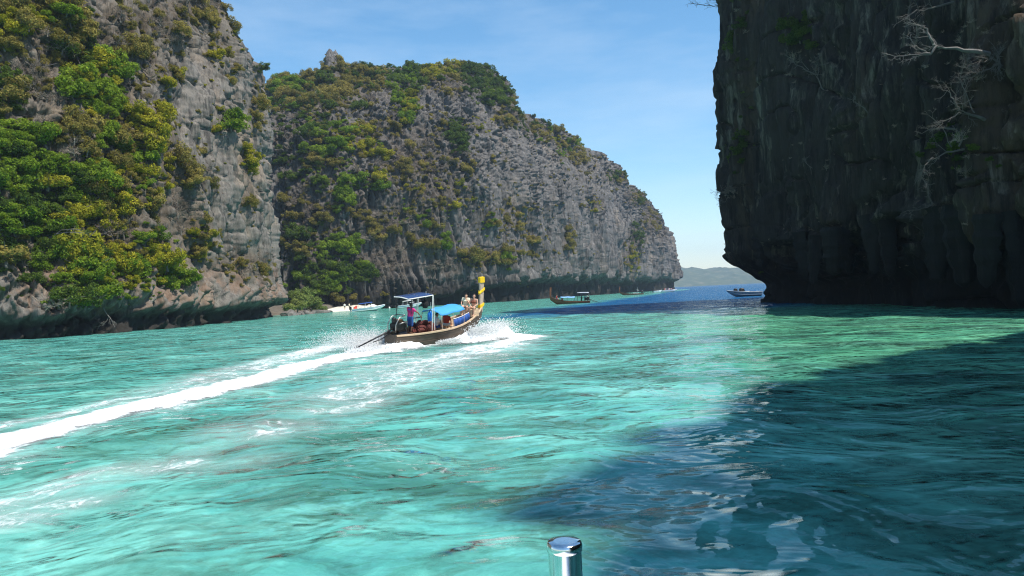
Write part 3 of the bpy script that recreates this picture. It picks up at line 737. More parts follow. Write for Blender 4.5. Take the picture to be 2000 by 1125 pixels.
def where(px, py, c):
    if c == 'L':
        return 'at the outer side of the sunlit cliff' if px < 110 else 'in the green tangle of the sunlit cliff' if px < 210 else 'in the ochre thicket of the sunlit cliff' if px < 310 else 'where bare rock begins on the sunlit cliff' if px < 410 else 'on the bare wall of the sunlit cliff' if px < 500 else 'at the vertical edge of the sunlit cliff'
    if c == 'M':
        return 'above the shore bushes on the domed cliff' if px < 620 else 'above the beach on the domed cliff' if px < 690 else 'above the bimini speedboat on the domed cliff' if px < 770 else 'above the solar roof on the domed cliff' if px < 850 else 'above the yellow prow on the domed cliff' if px < 960 else 'on the fluted wall of the domed cliff' if px < 1130 else 'near the seaward tip of the domed cliff'
    return 'on the edge of the dark rock' if px < 1480 else 'on the face of the dark rock'
ORD = ['highest', 'second highest', 'third highest', 'fourth highest', 'fifth highest', 'sixth highest', 'seventh highest', 'eighth highest', 'ninth highest', 'tenth highest', 'eleventh highest', 'twelfth highest', 'thirteenth highest', 'fourteenth highest', 'fifteenth highest', 'sixteenth highest', 'seventeenth highest', 'eighteenth highest', 'nineteenth highest', 'twentieth highest']
ALLP = PL + PM + PR
leafy = sorted([q for q in ALLP if q[2] != 'D'], key=lambda q: -q[5])
dry = sorted([q for q in ALLP if q[2] == 'D'], key=lambda q: -q[5])
N_IND = 300
rest = []
def kindkey(q):
    p, s, k, px, py, sz, c = q
    return f"{'large ' if sz > 0.021 else 'medium ' if sz > 0.013 else 'small '}{COLN[k]} {'shrub' if k == 'D' else 'bush'}", where(px, py, c)
ranks = {}
for q in leafy[:N_IND] + dry[:220]: ranks.setdefault(kindkey(q), []).append(q[4])
for v in ranks.values(): v.sort()
def plant(q, i):
    p, s, k, px, py, sz, c = q
    dryk = k == 'D'
    nm = 'dry_shrub' if dryk else 'bush'
    ky = kindkey(q); rk = ranks[ky].index(py)
    pre = '' if len(ranks[ky]) == 1 else 'lowest ' if rk == len(ranks[ky]) - 1 else (ORD[rk] + ' ' if rk < len(ORD) else f'{rk + 1}th highest ')
    e = empty(nm, p, 0, f"{pre}{ky[0]} {ky[1]}", 'shrub' if dryk else 'bush', 'dry leafless shrubs on the cliffs' if dryk else 'leafy bushes growing on the cliffs')
    r_ = random.Random(i * 7 + (1 if dryk else 0))
    e.rotation_euler = (r_.uniform(-.2, .2), r_.uniform(-.2, .2), r_.uniform(0, 6.28)); z = r_.uniform(.65, 1.35)
    e.scale = (s, s * r_.uniform(.85, 1.1), s * z)
    link('crown', CROWNS[k][r_.randrange(3)], None, e)
    link('stem', STEMS[r_.randrange(4)], None, e)
for i, q in enumerate(leafy): (plant(q, i) if i < N_IND else rest.append(q))
for i, q in enumerate(dry): (plant(q, i) if i < 220 else rest.append(q))

# small tufts over and round the bushes
for d_, tab_, cnt, s0, s1, xr_ in ((LEFT, VEG_LEFT, 3400, .25, .95, (-60, 545)), (MID, VEG_MID, 4600, .5, 1.6, (530, 1330)), (RIGHT, VEG_RIGHT, 260, .25, .7, (1400, 2050))):
    cov0 = d_['cov']
    d_['cov'] = np.clip(cov0 ** 0.6, 0, 1) * 0.8 + 0.05
    rest += [(*q, 'S') for q in scatter(d_, tab_, cnt, s0, s1, _vr, 1, xr_, 0.35)]
    d_['cov'] = cov0
# everything smaller: one mass of scrub
def scrub(points):
    me = bpy.data.meshes.new('cliff_scrub')
    me.vertices.add(len(points)); me.vertices.foreach_set('co', np.array([q[0] for q in points], dtype=np.float32).ravel())
    combos = [(k, v) for k in CROWNS for v in range(3)]
    rng = np.random.RandomState(5)
    which = [combos.index((q[2], rng.randint(3))) for q in points]
    a = me.attributes.new('which', 'INT', 'POINT'); a.data.foreach_set('value', np.array(which, dtype=np.int32))
    a = me.attributes.new('size', 'FLOAT', 'POINT'); a.data.foreach_set('value', np.array([q[1] for q in points], dtype=np.float32))
    a = me.attributes.new('turn', 'FLOAT_VECTOR', 'POINT'); a.data.foreach_set('vector', np.stack([rng.uniform(-.2, .2, len(points)), rng.uniform(-.2, .2, len(points)), rng.uniform(0, 6.28, len(points))], -1).astype(np.float32).ravel())
    o = link('cliff_scrub', me)
    tag(o, None, None, None, 'stuff'); o['label'] = 'small scrub scattered over the cliffs between the larger bushes'
    ng = bpy.data.node_groups.new('scrub', 'GeometryNodeTree')
    ng.interface.new_socket('Geometry', in_out='INPUT', socket_type='NodeSocketGeometry'); ng.interface.new_socket('Geometry', in_out='OUTPUT', socket_type='NodeSocketGeometry')
    N = ng.nodes; L = ng.links
    gi, go = N.new('NodeGroupInput'), N.new('NodeGroupOutput')
    def named(nm, ty):
        n = N.new('GeometryNodeInputNamedAttribute'); n.data_type = ty; n.inputs[0].default_value = nm
        return n.outputs[0]
    wh, szs, tn = named('which', 'INT'), named('size', 'FLOAT'), named('turn', 'FLOAT_VECTOR')
    join = N.new('GeometryNodeJoinGeometry')
    holders = {}
    for ob in bpy.data.objects:
        if ob.name.startswith('crown') and ob.data not in holders: holders[ob.data] = ob
    for ci, (k, v) in enumerate(combos):
        src = holders.get(CROWNS[k][v])
        if src is None: continue
        oi = N.new('GeometryNodeObjectInfo'); oi.inputs[0].default_value = src; oi.inputs['As Instance'].default_value = True; oi.transform_space = 'ORIGINAL'
        cmp_ = N.new('FunctionNodeCompare'); cmp_.data_type = 'INT'; cmp_.operation = 'EQUAL'
        ins = [s for s in cmp_.inputs if s.type == 'INT']
        L.new(wh, ins[0]); ins[1].default_value = ci
        iop = N.new('GeometryNodeInstanceOnPoints')
        L.new(gi.outputs[0], iop.inputs['Points']); L.new(cmp_.outputs[0], iop.inputs['Selection']); L.new(oi.outputs['Geometry'], iop.inputs['Instance'])
        L.new(tn, iop.inputs['Rotation']); L.new(szs, iop.inputs['Scale'])
        L.new(iop.outputs[0], join.inputs[0])
    L.new(join.outputs[0], go.inputs[0])
    md = o.modifiers.new('scrub', 'NODES'); md.node_group = ng
scrub(rest)

# ================================================================== SHORE: beach, boulders, bushes behind it
def beach(xa, xb, name, mat, label, top):
    n, mm = 70, 26
    rows = []
    xs = np.linspace(xa, xb, n); v = np.linspace(0, 1, mm)
    X = np.repeat(xs[None], mm, 0)
    edge = np.interp(xs, [-66, -58, -52, -46, -41, -36, -30], [160, 166, 176, 186, 193, 199, 204]) + 0.8 * pn(xs / 4, 0 * xs, 2.0)
    Y = edge[None] + v[:, None] * 26
    Z = -0.35 + 1.5 * sstep(0, 0.35, v)[:, None] + 2.0 * v[:, None] ** 1.5 + 0.12 * fbm(X / 3, Y / 3, 1.0, 3)
    Z = -0.35 + (Z + 0.35) * top * np.interp(xs, [xa, xa + 2, xb - 4, xb], [.6, 1, 1, 0])[None]
    i = np.arange(mm - 1)[:, None]; j = np.arange(n - 1)[None]
    f = np.stack([i * n + j, i * n + j + 1, (i + 1) * n + j + 1, (i + 1) * n + j], -1).reshape(-1, 4)
    o = link(name, np_mesh(name, np.stack([X, Y, Z], -1).reshape(-1, 3), f), mat)
    tag(o, label, None, None, 'structure')
beach(-49.5, -36.5, 'beach', simple('pale_sand', (0.60, 0.55, 0.46), 0.95, 0.12, 1.5), 'small strip of pale sand at the foot of the domed cliff', .62)
beach(-66, -45.5, 'rocky_ground', simple('stony_soil', (0.12, 0.10, 0.075), 0.95, 0.4, 1.2, bump=.4), 'low stony ground under the shore bushes', .75)

def boulder_mesh(seed, sx, sy, sz):
    rng = np.random.RandomState(seed)
    b = MB(); b.ell((0, 0, 0), 1.0, 20, 13)
    v = np.array(b.v)
    nrm = v.copy()
    # chop with random planes, then roughen
    for _ in range(9):
        d = rng.normal(size=3); d /= np.linalg.norm(d); h = rng.uniform(0.55, 0.85)
        e = np.maximum(v @ d - h, 0); v = v - e[:, None] * d
    v = v * (1 + 0.12 * fbm(nrm[:, 0] * 2 + seed, nrm[:, 1] * 2, nrm[:, 2] * 2, 3))[:, None] * np.array([sx, sy, sz])
    b.v = [tuple(q) for q in v]
    return b.mesh('boulder')
M_BOULDER = simple('boulder_rock', (0.15, 0.135, 0.12), 0.9, 0.55, 1.6, bump=0.5)
for i, (x, Y, sx, sy, sz, how) in enumerate([(566, 160, 1.6, 1.3, 1.4, 'tall upright'), (578, 163, 1.0, 0.9, 0.7, 'small rounded'), (587, 165, 1.2, 1.0, 0.7, 'squat angular'), (598, 168, 1.3, 1.1, 0.9, 'broad humped'), (608, 171, 1.0, 1.0, 0.6, 'low flat'),
                                              (619, 174, 1.9, 1.2, 0.85, 'wide slab-like'), (633, 178, 2.3, 1.3, 0.8, 'long low dark'), (556, 157, 1.4, 1.2, 0.9, 'dark wet'), (642, 183, 0.9, 0.8, 0.5, 'small pale'), (572, 161, 0.8, 0.7, 0.45, 'knee-high')]):
    p = P(x, 574, Y); 
    o = link('boulder', boulder_mesh(i, sx, sy, sz), M_BOULDER); o.location = (p.x, p.y, 0.15 * sz); o.rotation_euler = (0, 0, i * 1.3)
    place_ = 'where the sand begins' if x > 615 else 'below the pale shore bush' if x > 580 else 'at the foot of the cliff edge'
    tag(o, f'{how} boulder at the waterline {place_}', 'boulder', 'boulders along the waterline by the beach')
CROWNS['P'] = []
LEAF['P'] = leaf_mat('leaf_pale_green', (0.10, 0.15, 0.035), (0.19, 0.22, 0.06))
for s in range(2): CROWNS['P'].append(crown_mesh('P', 900 + s, 3400))
for i, (x, y, Y, s, nm) in enumerate([(580, 588, 171, 3.0, 'low spreading pale green shore bush nearest the bare cliff edge'), (598, 580, 175, 3.6, 'tallest pale green shore bush above the boulders'), (615, 592, 178, 2.5, 'small rounded pale green shore bush beside the sand'), (588, 566, 184, 3.4, 'pale green bush rising behind the other shore bushes')]):
    p = P(x, y + 10, Y)
    e = empty('shore_bush', (p.x, p.y, max(0.4, p.z - 1.0)), i * 1.1, nm, 'bush', 'pale green bushes on the shore')
    e.scale = (s, s, s)
    link('crown', CROWNS['P'][i % 2], None, e); link('stem', STEMS[i], None, e)

# ================================================================== DEAD TREES on the dark rock
def dead_tree(d, ax, ay, limbs, label, r0=0.11, mat=None, twigs=5, seed=0, out=0.6, cliffname='bare trees on the dark rock'):
    a, h, _ = anchor(d, ax, ay)
    s = FPX / a.y
    right = Vector((CR.x, CR.y, 0)).normalized(); right = (right - h * right.dot(h))
    right = right.normalized() if right.length > 0.2 else Vector((CR.x, CR.y, 0)).normalized()
    k = max(0.35, abs(right.x))
    rng = random.Random(seed)
    e = empty('bare_tree', a, 0, label, 'bare tree', cliffname)
    def loc(x, y, c):
        v = Vector((CR.x, CR.y, 0)) * ((x - ax) / s)
        if v.dot(h) < 0: v = v - h * v.dot(h) * 0.9
        return v + Vector((0, 0, 1)) * (-(y - ay) / s) + h * c * 0.6
    for li, (pts, r) in enumerate(limbs):
        b = MB()
        q = []
        for i, (x, y) in enumerate(pts):
            far = math.hypot(x - ax, y - ay) / s
            q.append(loc(x, y, 0.12 + out * min(1.0, far / 2.5) * (1 + 0.25 * math.sin(i * 2.1 + li))))
        rr = [r * (1 - 0.8 * i / max(1, len(q) - 1)) + 0.008 for i in range(len(q))]
        # finer polyline with a little crookedness
        fq, fr = [], []
        for i in range(len(q) - 1):
            for t in (0, 0.33, 0.66):
                fq.append(q[i].lerp(q[i + 1], t) + Vector((rng.gauss(0, 1), rng.gauss(0, 1), rng.gauss(0, 1))) * 0.035); fr.append(rr[i] + (rr[i + 1] - rr[i]) * t)
        fq.append(q[-1]); fr.append(rr[-1])
        b.tube(fq, fr, 6)
        def tw(p, dr, L, rad, lv):
            m1 = p + dr * L * 0.5 + Vector((rng.gauss(0, 1), rng.gauss(0, 1), rng.gauss(0, 1))) * L * 0.12
            e2 = p + dr * L
            b.tube([p, m1, e2], [rad, rad * 0.8, rad * 0.45], 4, False)
            if lv:
                for _ in range(3):
                    tw(m1.lerp(e2, rng.random()), (dr + Vector((rng.gauss(0, .6), rng.gauss(0, .6), rng.gauss(0, .6)))).normalized(), L * 0.55, rad * 0.6, lv - 1)
        for _ in range(twigs):
            i = rng.randrange(len(fq) // 2, len(fq))
            dr = (fq[min(i + 1, len(fq) - 1)] - fq[i - 1]).normalized()
            tw(fq[i], (dr + Vector((rng.gauss(0, .6), rng.gauss(0, .6), rng.gauss(0, .6)))).normalized(), rng.uniform(0.3, 0.9), 0.02, 2)
        b.build('trunk' if li == 0 else 'branch', mat or (M_DEAD if seed in (1, 13, 14, 15, 16) else M_DEAD2), e)
    return e
dead_tree(RIGHT, 1938, 106, [([(1938, 106), (1912, 97), (1880, 93), (1862, 86)], .15), ([(1866, 86), (1852, 72), (1842, 52), (1840, 44)], .08), ([(1872, 88), (1856, 76), (1846, 60)], .07), ([(1864, 88), (1846, 101), (1828, 106)], .08), ([(1846, 100), (1830, 102), (1790, 103)], .05), ([(1842, 100), (1832, 88), (1822, 80)], .04)], 'palest forked dead tree leaning out high on the dark rock', seed=1, out=1.6)
dead_tree(RIGHT, 1607, 176, [([(1607, 176), (1606, 158), (1604, 146), (1592, 144)], .06), ([(1604, 147), (1584, 134), (1565, 124), (1552, 104)], .05), ([(1592, 138), (1580, 122), (1570, 118)], .03), ([(1606, 144), (1614, 132), (1621, 120)], .04)], 'twisted bare tree spreading to a fan near the rock edge', seed=2, out=1.0)
dead_tree(RIGHT, 1926, 232, [([(1926, 232), (1906, 222), (1892, 214)], .10), ([(1892, 214), (1885, 198), (1886, 182)], .06), ([(1886, 198), (1876, 180), (1867, 168)], .04), ([(1892, 215), (1872, 226), (1856, 235)], .04), ([(1910, 220), (1908, 190), (1912, 165), (1900, 148)], .03)], 'crooked pale tree rising below the palest dead tree', seed=3, out=1.3)
dead_tree(RIGHT, 1862, 2, [([(1862, 2), (1832, 12), (1806, 16)], .08), ([(1808, 15), (1794, 26), (1768, 38)], .05)], 'long bare branch drooping from the top of the dark rock', seed=4, out=1.3)
dead_tree(RIGHT, 1958, 130, [([(1958, 130), (1955, 118), (1960, 104)], .07), ([(1956, 120), (1944, 112), (1925, 116)], .04), ([(1956, 124), (1940, 134), (1915, 140)], .04), ([(1958, 120), (1975, 112), (1992, 130)], .04)], 'dense tangle of pale bare twigs beside the palest dead tree', seed=5, twigs=14, out=1.1)
dead_tree(RIGHT, 1822, 398, [([(1822, 398), (1836, 372), (1853, 356)], .05), ([(1853, 356), (1866, 368), (1876, 388)], .03), ([(1822, 400), (1800, 408), (1775, 412)], .04)], 'thin bent bare tree over the largest cave in the dark rock', seed=6, out=0.9)
dead_tree(RIGHT, 1697, 219, [([(1697, 219), (1688, 206), (1678, 198)], .05), ([(1682, 202), (1676, 196), (1675, 186)], .03)], 'smallest pale dead tree in the middle of the dark rock', seed=7, twigs=3, out=0.7)
dead_tree(RIGHT, 1888, 292, [([(1888, 292), (1862, 296), (1842, 306)], .07), ([(1842, 306), (1828, 320), (1824, 334)], .04), ([(1886, 252), (1860, 248), (1838, 250)], .07), ([(1868, 286), (1860, 250), (1850, 225)], .025)], 'horizontal bare trunk halfway up the dark rock', seed=8, out=1.2)
dead_tree(RIGHT, 1590, 330, [([(1590, 330), (1580, 318), (1578, 308)], .03), ([(1584, 324), (1588, 338), (1596, 345)], .02)], 'slender grey twig tree halfway up the dark rock near its edge', seed=9, twigs=4, out=0.6)
dead_tree(RIGHT, 1446, 40, [([(1446, 40), (1436, 20), (1424, 8), (1400, 10), (1384, 4)], .09), ([(1424, 8), (1410, 2), (1390, -8)], .05), ([(1402, 10), (1378, 6), (1356, 2)], .04), ([(1442, 34), (1434, 24), (1420, 14)], .03)], 'dark bare branch reaching into the sky from the rock top', seed=10, mat=M_BARK, twigs=8, out=0.5)
dead_tree(RIGHT, 1440, 96, [([(1440, 96), (1432, 80), (1428, 60)], .05), ([(1438, 92), (1430, 100), (1424, 112)], .04)], 'dark bushy twigs on the upper edge of the dark rock', seed=11, mat=M_BARK, twigs=14, out=0.5)
dead_tree(RIGHT, 1430, 385, [([(1430, 385), (1420, 374), (1408, 372)], .04), ([(1426, 380), (1420, 392), (1412, 388)], .03)], 'dark bare twigs jutting from the lower edge of the dark rock', seed=12, mat=M_BARK, twigs=10, out=0.5)
dead_tree(LEFT, 80, 474, [([(80, 474), (104, 460), (128, 458), (152, 460)], .07), ([(100, 462), (112, 454), (140, 452)], .04)], 'pale fallen dead branch in the thick green tangle', seed=13, out=1.6, twigs=3, cliffname='dead branches on the sunlit cliff')
dead_tree(LEFT, 200, 600, [([(200, 600), (208, 622), (216, 640)], .06), ([(206, 618), (196, 630)], .03)], 'pale dead branch hanging down to the water below the bushes', seed=14, out=1.2, twigs=4, cliffname='dead branches on the sunlit cliff')
dead_tree(MID, 611, 196, [([(611, 196), (614, 186), (617, 177)], .22)], 'pale leafless trunk high on the domed cliff above the beach', seed=15, out=2.2, twigs=2, cliffname='pale trunks on the domed cliff')
dead_tree(MID, 953, 522, [([(953, 522), (951, 510), (954, 498)], .16), ([(952, 514), (958, 506)], .08)], 'pale leafless trunk low on the domed cliff among olive bushes', seed=16, out=2.2, twigs=3, cliffname='pale trunks on the domed cliff')

# ================================================================== PEOPLE
def bodymesh(parts, voxel):
    """parts: tapered limbs and ellipsoids -> one continuous skin"""
    b = MB()
    for q in parts:
        if q[0] == 'e': b.ell(q[1], q[2], 12, 9)
        else:
            p0, p1, r0, r1 = q[1:]
            p0, p1 = Vector(p0), Vector(p1)
            b.tube([p0, p0.lerp(p1, .5), p1], [r0, (r0 + r1) / 2 * 1.04, r1], 10)
            b.ell(p0, r0, 10, 7); b.ell(p1, r1, 10, 7)
    tmp = bpy.data.objects.new('tmp', b.mesh('tmp')); COL.objects.link(tmp)
    md = tmp.modifiers.new('r', 'REMESH'); md.mode = 'VOXEL'; md.voxel_size = voxel
    sm_ = tmp.modifiers.new('s', 'SMOOTH'); sm_.factor = 0.5; sm_.iterations = 2
    dg = bpy.context.evaluated_depsgraph_get()
    me = bpy.data.meshes.new_from_object(tmp.evaluated_get(dg))
    old = tmp.data
    bpy.data.objects.remove(tmp); bpy.data.meshes.remove(old)
    me.polygons.foreach_set('use_smooth', np.ones(len(me.polygons), dtype=bool))
    return me
M_SKIN = simple('skin_fair', (0.62, 0.36, 0.25), 0.55, 0.08, 8)
M_SKIN_T = simple('skin_tanned', (0.22, 0.11, 0.065), 0.5, 0.1, 8)
M_HAIR = simple('hair_dark', (0.018, 0.013, 0.010), 0.5, 0.3, 30, stretch=(1, 1, .2))
M_HAIR_B = simple('hair_brown', (0.10, 0.055, 0.03), 0.5, 0.3, 30, stretch=(1, 1, .2))
M_EYE = simple('eye_dark', (0.02, 0.015, 0.012), 0.2, 0, 5)
STAND = dict(pel=(0, 0, .94), chest=(0.01, 0, 1.27), neck=(0, 0, 1.45), head=(.03, 0, 1.60), sh=(0, .185, 1.40), el=(.04, .25, 1.13), wr=(.14, .23, .90), hip=(0, .09, .92), kn=(.03, .10, .49), an=(-.02, .10, .08), toe=(.15, .12, .035))
SIT = dict(pel=(0, 0, .11), chest=(0.02, 0, .43), neck=(.02, 0, .61), head=(.06, 0, .765), sh=(.02, .185, .56), el=(.10, .26, .31), wr=(.31, .19, .20), hip=(.03, .09, .10), kn=(.43, .13, .12), an=(.40, .12, -.31), toe=(.56, .13, -.36))
def joints(base, over=None):
    J = {}
    for k, v in base.items():
        if k in ('pel', 'chest', 'neck', 'head'): J[k] = Vector(v)
        else:
            J[k + 'L'] = Vector(v); J[k + 'R'] = Vector((v[0], -v[1], v[2]))
    for k, v in (over or {}).items(): J[k] = Vector(v)
    return J
def make_person(J, skin, hair, top=None, bottom=None, woman=False, longhair=False, sleeves=0.6, legs=0.35, fine=True, hat=None):
    sw = 0.93 if woman else 1.0
    up = (J['neck'] - J['pel']).normalized()
    hd = J['head']; fwd = Vector((1, 0, 0)) if 'fwd' not in J else J['fwd']
    side = up.cross(fwd).normalized()
    pt = [('l', J['pel'], J['chest'], .125 * sw, .135 * sw), ('l', J['pel'] + side * .055, J['chest'] + side * .07, .10 * sw, .11 * sw), ('l', J['pel'] - side * .055, J['chest'] - side * .07, .10 * sw, .11 * sw),
          ('l', J['chest'], J['neck'] - up * .05, .125 * sw, .075), ('l', J['shL'], J['shR'], .062 * sw, .062 * sw), ('l', J['neck'] - up * .05, hd - up * .03, .058 * sw, .055),
          ('e', hd, (.098, .078, .118)), ('e', hd + fwd * .03 - up * .06, (.065, .055, .055)), ('e', hd + fwd * .102 - up * .012, (.018, .013, .022)), ('e', hd + side * .08 - up * .01, (.02, .012, .03)), ('e', hd - side * .08 - up * .01, (.02, .012, .03))]
    if woman: pt += [('e', J['chest'] + fwd * .10 + side * .065, .062), ('e', J['chest'] + fwd * .10 - side * .065, .062)]
    for s in 'LR':
        pt += [('l', J['sh' + s], J['el' + s], .052 * sw, .040 * sw), ('l', J['el' + s], J['wr' + s], .040 * sw, .027), ('l', J['hip' + s], J['kn' + s], .088, .058), ('l', J['kn' + s], J['kn' + s].lerp(J['an' + s], .35), .056, .056), ('l', J['kn' + s].lerp(J['an' + s], .35), J['an' + s], .056, .036), ('l', J['an' + s] - (J['toe' + s] - J['an' + s]) * .25 - up * .01, J['toe' + s], .038, .030)]
        hdirn = (J['wr' + s] - J['el' + s]).normalized()
        pt += [('e', J['wr' + s] + hdirn * .05, .036)]
    me = bodymesh(pt, 0.020 if fine else 0.032)
    # fingers, each its own bent chain rooted in the palm
    fb = MB()
    for s in 'LR':
        d = (J['wr' + s] - J['el' + s]).normalized(); c = J['wr' + s] + d * .05
        ax = d.cross(Vector((0, 0, 1))); ax = ax.normalized() if ax.length > .1 else Vector((0, 1, 0)); dn = d.cross(ax).normalized()
        if dn.z > 0: dn = -dn
        for k, L in enumerate((.062, .074, .070, .055)):
            p0 = c + d * .025 + ax * (k - 1.5) * .017
            fb.tube([p0, p0 + d * L * .5 + dn * .008, p0 + d * L * .8 + dn * .030], [.0092, .0085, .0068], 5)
        sgn = 1 if s == 'L' else -1
        fb.tube([c + ax * sgn * .025, c + ax * sgn * .05 + d * .02 + dn * .01, c + ax * sgn * .052 + d * .05 + dn * .02], [.011, .010, .008], 5)
    n0 = len(me.vertices)
    bm = bmesh.new(); bm.from_mesh(me); bm.from_mesh(fb.mesh('f')); bm.to_mesh(me); bm.free()
    out = [('body', me, skin)]
    hb = MB(); hb.ell(hd - fwd * .018 + up * .022, (.104, .088, .112), 12, 9)
    # the face stays free: drop the front-lower vertices of the cap inward
    c0 = hd - fwd * .018 + up * .022
    vv = []
    for v in hb.v:
        r_ = Vector(v) - c0
        if r_.dot(fwd) > .025 and r_.dot(up) < .055 or r_.dot(up) < -.065: r_ *= .55
        vv.append(tuple(c0 + r_))
    hb.v = vv
    if longhair: hb.ell(hd - fwd * .075 - up * .10, (.045, .075, .13), 10, 7)
    out.append(('hair', hb.mesh('hair', True), hair))
    eb = MB()
    for s in (1, -1): eb.ell(hd + fwd * .088 + side * .034 * s + up * .018, (.010, .013, .009), 6, 5)
    out.append(('eyes', eb.mesh('eyes', True), M_EYE))
    if top:
        g = .014
        tp = [('l', J['pel'] + up * .04, J['chest'], .128 * sw + g, .138 * sw + g), ('l', J['pel'] + up * .04 + side * .055, J['chest'] + side * .07, .102 * sw + g, .112 * sw + g), ('l', J['pel'] + up * .04 - side * .055, J['chest'] - side * .07, .102 * sw + g, .112 * sw + g), ('l', J['chest'], J['neck'] - up * .06, .127 * sw + g, .07 + g), ('l', J['shL'], J['shR'], .064 * sw + g, .064 * sw + g)]
        if sleeves == 0:
            tp = [('l', J['chest'] - up * .05, J['chest'] + up * .03, .134 * sw + g * .6, .134 * sw + g * .6), ('l', J['chest'] + side * .07 - up * .04, J['chest'] + side * .07 + up * .02, .11 * sw + g * .6, .11 * sw + g * .6), ('l', J['chest'] - side * .07 - up * .04, J['chest'] - side * .07 + up * .02, .11 * sw + g * .6, .11 * sw + g * .6)]
        else:
            for s in 'LR': tp.append(('l', J['sh' + s], J['sh' + s].lerp(J['el' + s], sleeves), .056 * sw + g, .05 * sw + g))
        if woman: tp += [('e', J['chest'] + fwd * .10 + side * .065, .062 + g), ('e', J['chest'] + fwd * .10 - side * .065, .062 + g)]
        out.append(('shirt' if sleeves else 'bikini_top', bodymesh(tp, .022), top))
    if bottom:
        g = .014
        tp = [('l', J['pel'] - side * .06, J['pel'] + side * .06, .118 + g, .118 + g), ('l', J['pel'], J['pel'] + up * .06, .13 + g, .12 + g)]
        for s in 'LR': tp.append(('l', J['hip' + s], J['hip' + s].lerp(J['kn' + s], legs), .090 + g, .082 + g))
        out.append(('shorts', bodymesh(tp, .022), bottom))
    return out
def put(name, partlist, M, loc, rz, label, cat, group=None, scale=1.0):
    e = empty(name, (0, 0, 0), 0, label, cat, group)
    e.matrix_world = M @ Matrix.Translation(loc) @ Matrix.Rotation(rz, 4, 'Z') @ Matrix.Scale(scale, 4)
    for nm, me, mt in partlist: link(nm, me, mt, e)
    return e

# ================================================================== BOATS
def wood(name, c, var=0.35, rough=0.65):
    if name in _mc: return _mc[name]
    t = NT(name)
    v = t.mapped((0.5, 5, 5))
    n1 = t.noise(v, 2.0, 6, 0.65, 0.5)
    n2 = t.noise(t.mapped((1, 1, 1)), 1.3, 4, 0.6)
    f = t.math('ADD', t.math('MULTIPLY', n1, .6), t.math('MULTIPLY', n2, .4))
    col = t.ramp(f, [(0.34, tuple(x * (1 - var) for x in c)), (0.5, c), (0.66, tuple(min(1, x * (1 + var)) for x in c))])
    _mc[name] = t.done(t.principled(col, rough, 0.35, 0, t.bump(n1, 0.35, 0.012)))
    return _mc[name]
W_HULL = wood('hull_worn_brown', (0.085, 0.066, 0.050), 0.55)
W_RED = wood('hull_red_brown', (0.23, 0.085, 0.045), 0.4)
W_PALE = wood('wood_pale', (0.56, 0.42, 0.28), 0.25)
W_GREY = wood('wood_prow', (0.46, 0.37, 0.30), 0.25)
W_DARK = wood('wood_dark', (0.075, 0.050, 0.035), 0.4)
C_BLUE = simple('canvas_sky_blue', (0.055, 0.32, 0.72), 0.75, 0.10, 3, bump=0.2)
C_NAVY = simple('canvas_royal_blue', (0.020, 0.085, 0.33), 0.7, 0.3, 4, bump=0.3)
C_BAG = simple('drybag_blue', (0.010, 0.17, 0.62), 0.4, 0.2, 6)
C_YEL = simple('cloth_yellow', (0.86, 0.55, 0.015), 0.75, 0.12, 9, bump=0.3)
C_VEST = simple('life_vest_maroon', (0.115, 0.026, 0.020), 0.85, 0.35, 9, bump=0.3)
C_BLACK = simple('black_cloth', (0.014, 0.014, 0.016), 0.8, 0.3, 8, bump=0.3)
C_WHITE = simple('cloth_white', (0.78, 0.76, 0.73), 0.8, 0.08, 9, bump=0.2)
C_CREAM = simple('cloth_cream', (0.78, 0.70, 0.52), 0.8, 0.08, 9)
C_PINK = simple('cloth_magenta', (0.62, 0.035, 0.20), 0.75, 0.25, 7)
C_PURP = simple('cloth_violet', (0.13, 0.10, 0.36), 0.8, 0.2, 7)
C_RED = simple('cloth_red', (0.62, 0.06, 0.03), 0.75, 0.2, 7)
C_GREEN = simple('cloth_dull_green', (0.20, 0.24, 0.12), 0.8, 0.2, 9)
P_WHITE = simple('gelcoat_white', (0.80, 0.81, 0.80), 0.22, 0.04, 2, spec=0.5, bump=0.02)
P_GREY = simple('gelcoat_grey', (0.38, 0.41, 0.44), 0.3, 0.1, 2)
P_TUBE = simple('tube_white', (0.78, 0.77, 0.74), 0.4, 0.08, 5)
P_DARKM = simple('engine_black', (0.022, 0.022, 0.024), 0.4, 0.5, 14, metal=0.4, bump=0.3)
P_STEEL = simple('pipe_steel', (0.42, 0.40, 0.38), 0.35, 0.3, 10, metal=0.9)
P_RUST = simple('engine_brown', (0.19, 0.10, 0.05), 0.6, 0.5, 10, metal=0.3)
P_GLASS = simple('dark_glass', (0.015, 0.020, 0.026), 0.05, 0.1, 3, spec=0.8, bump=0.0)
P_SOLAR = simple('solar_cell_blue', (0.012, 0.030, 0.115), 0.25, 0.15, 30, spec=0.5, bump=0.0)

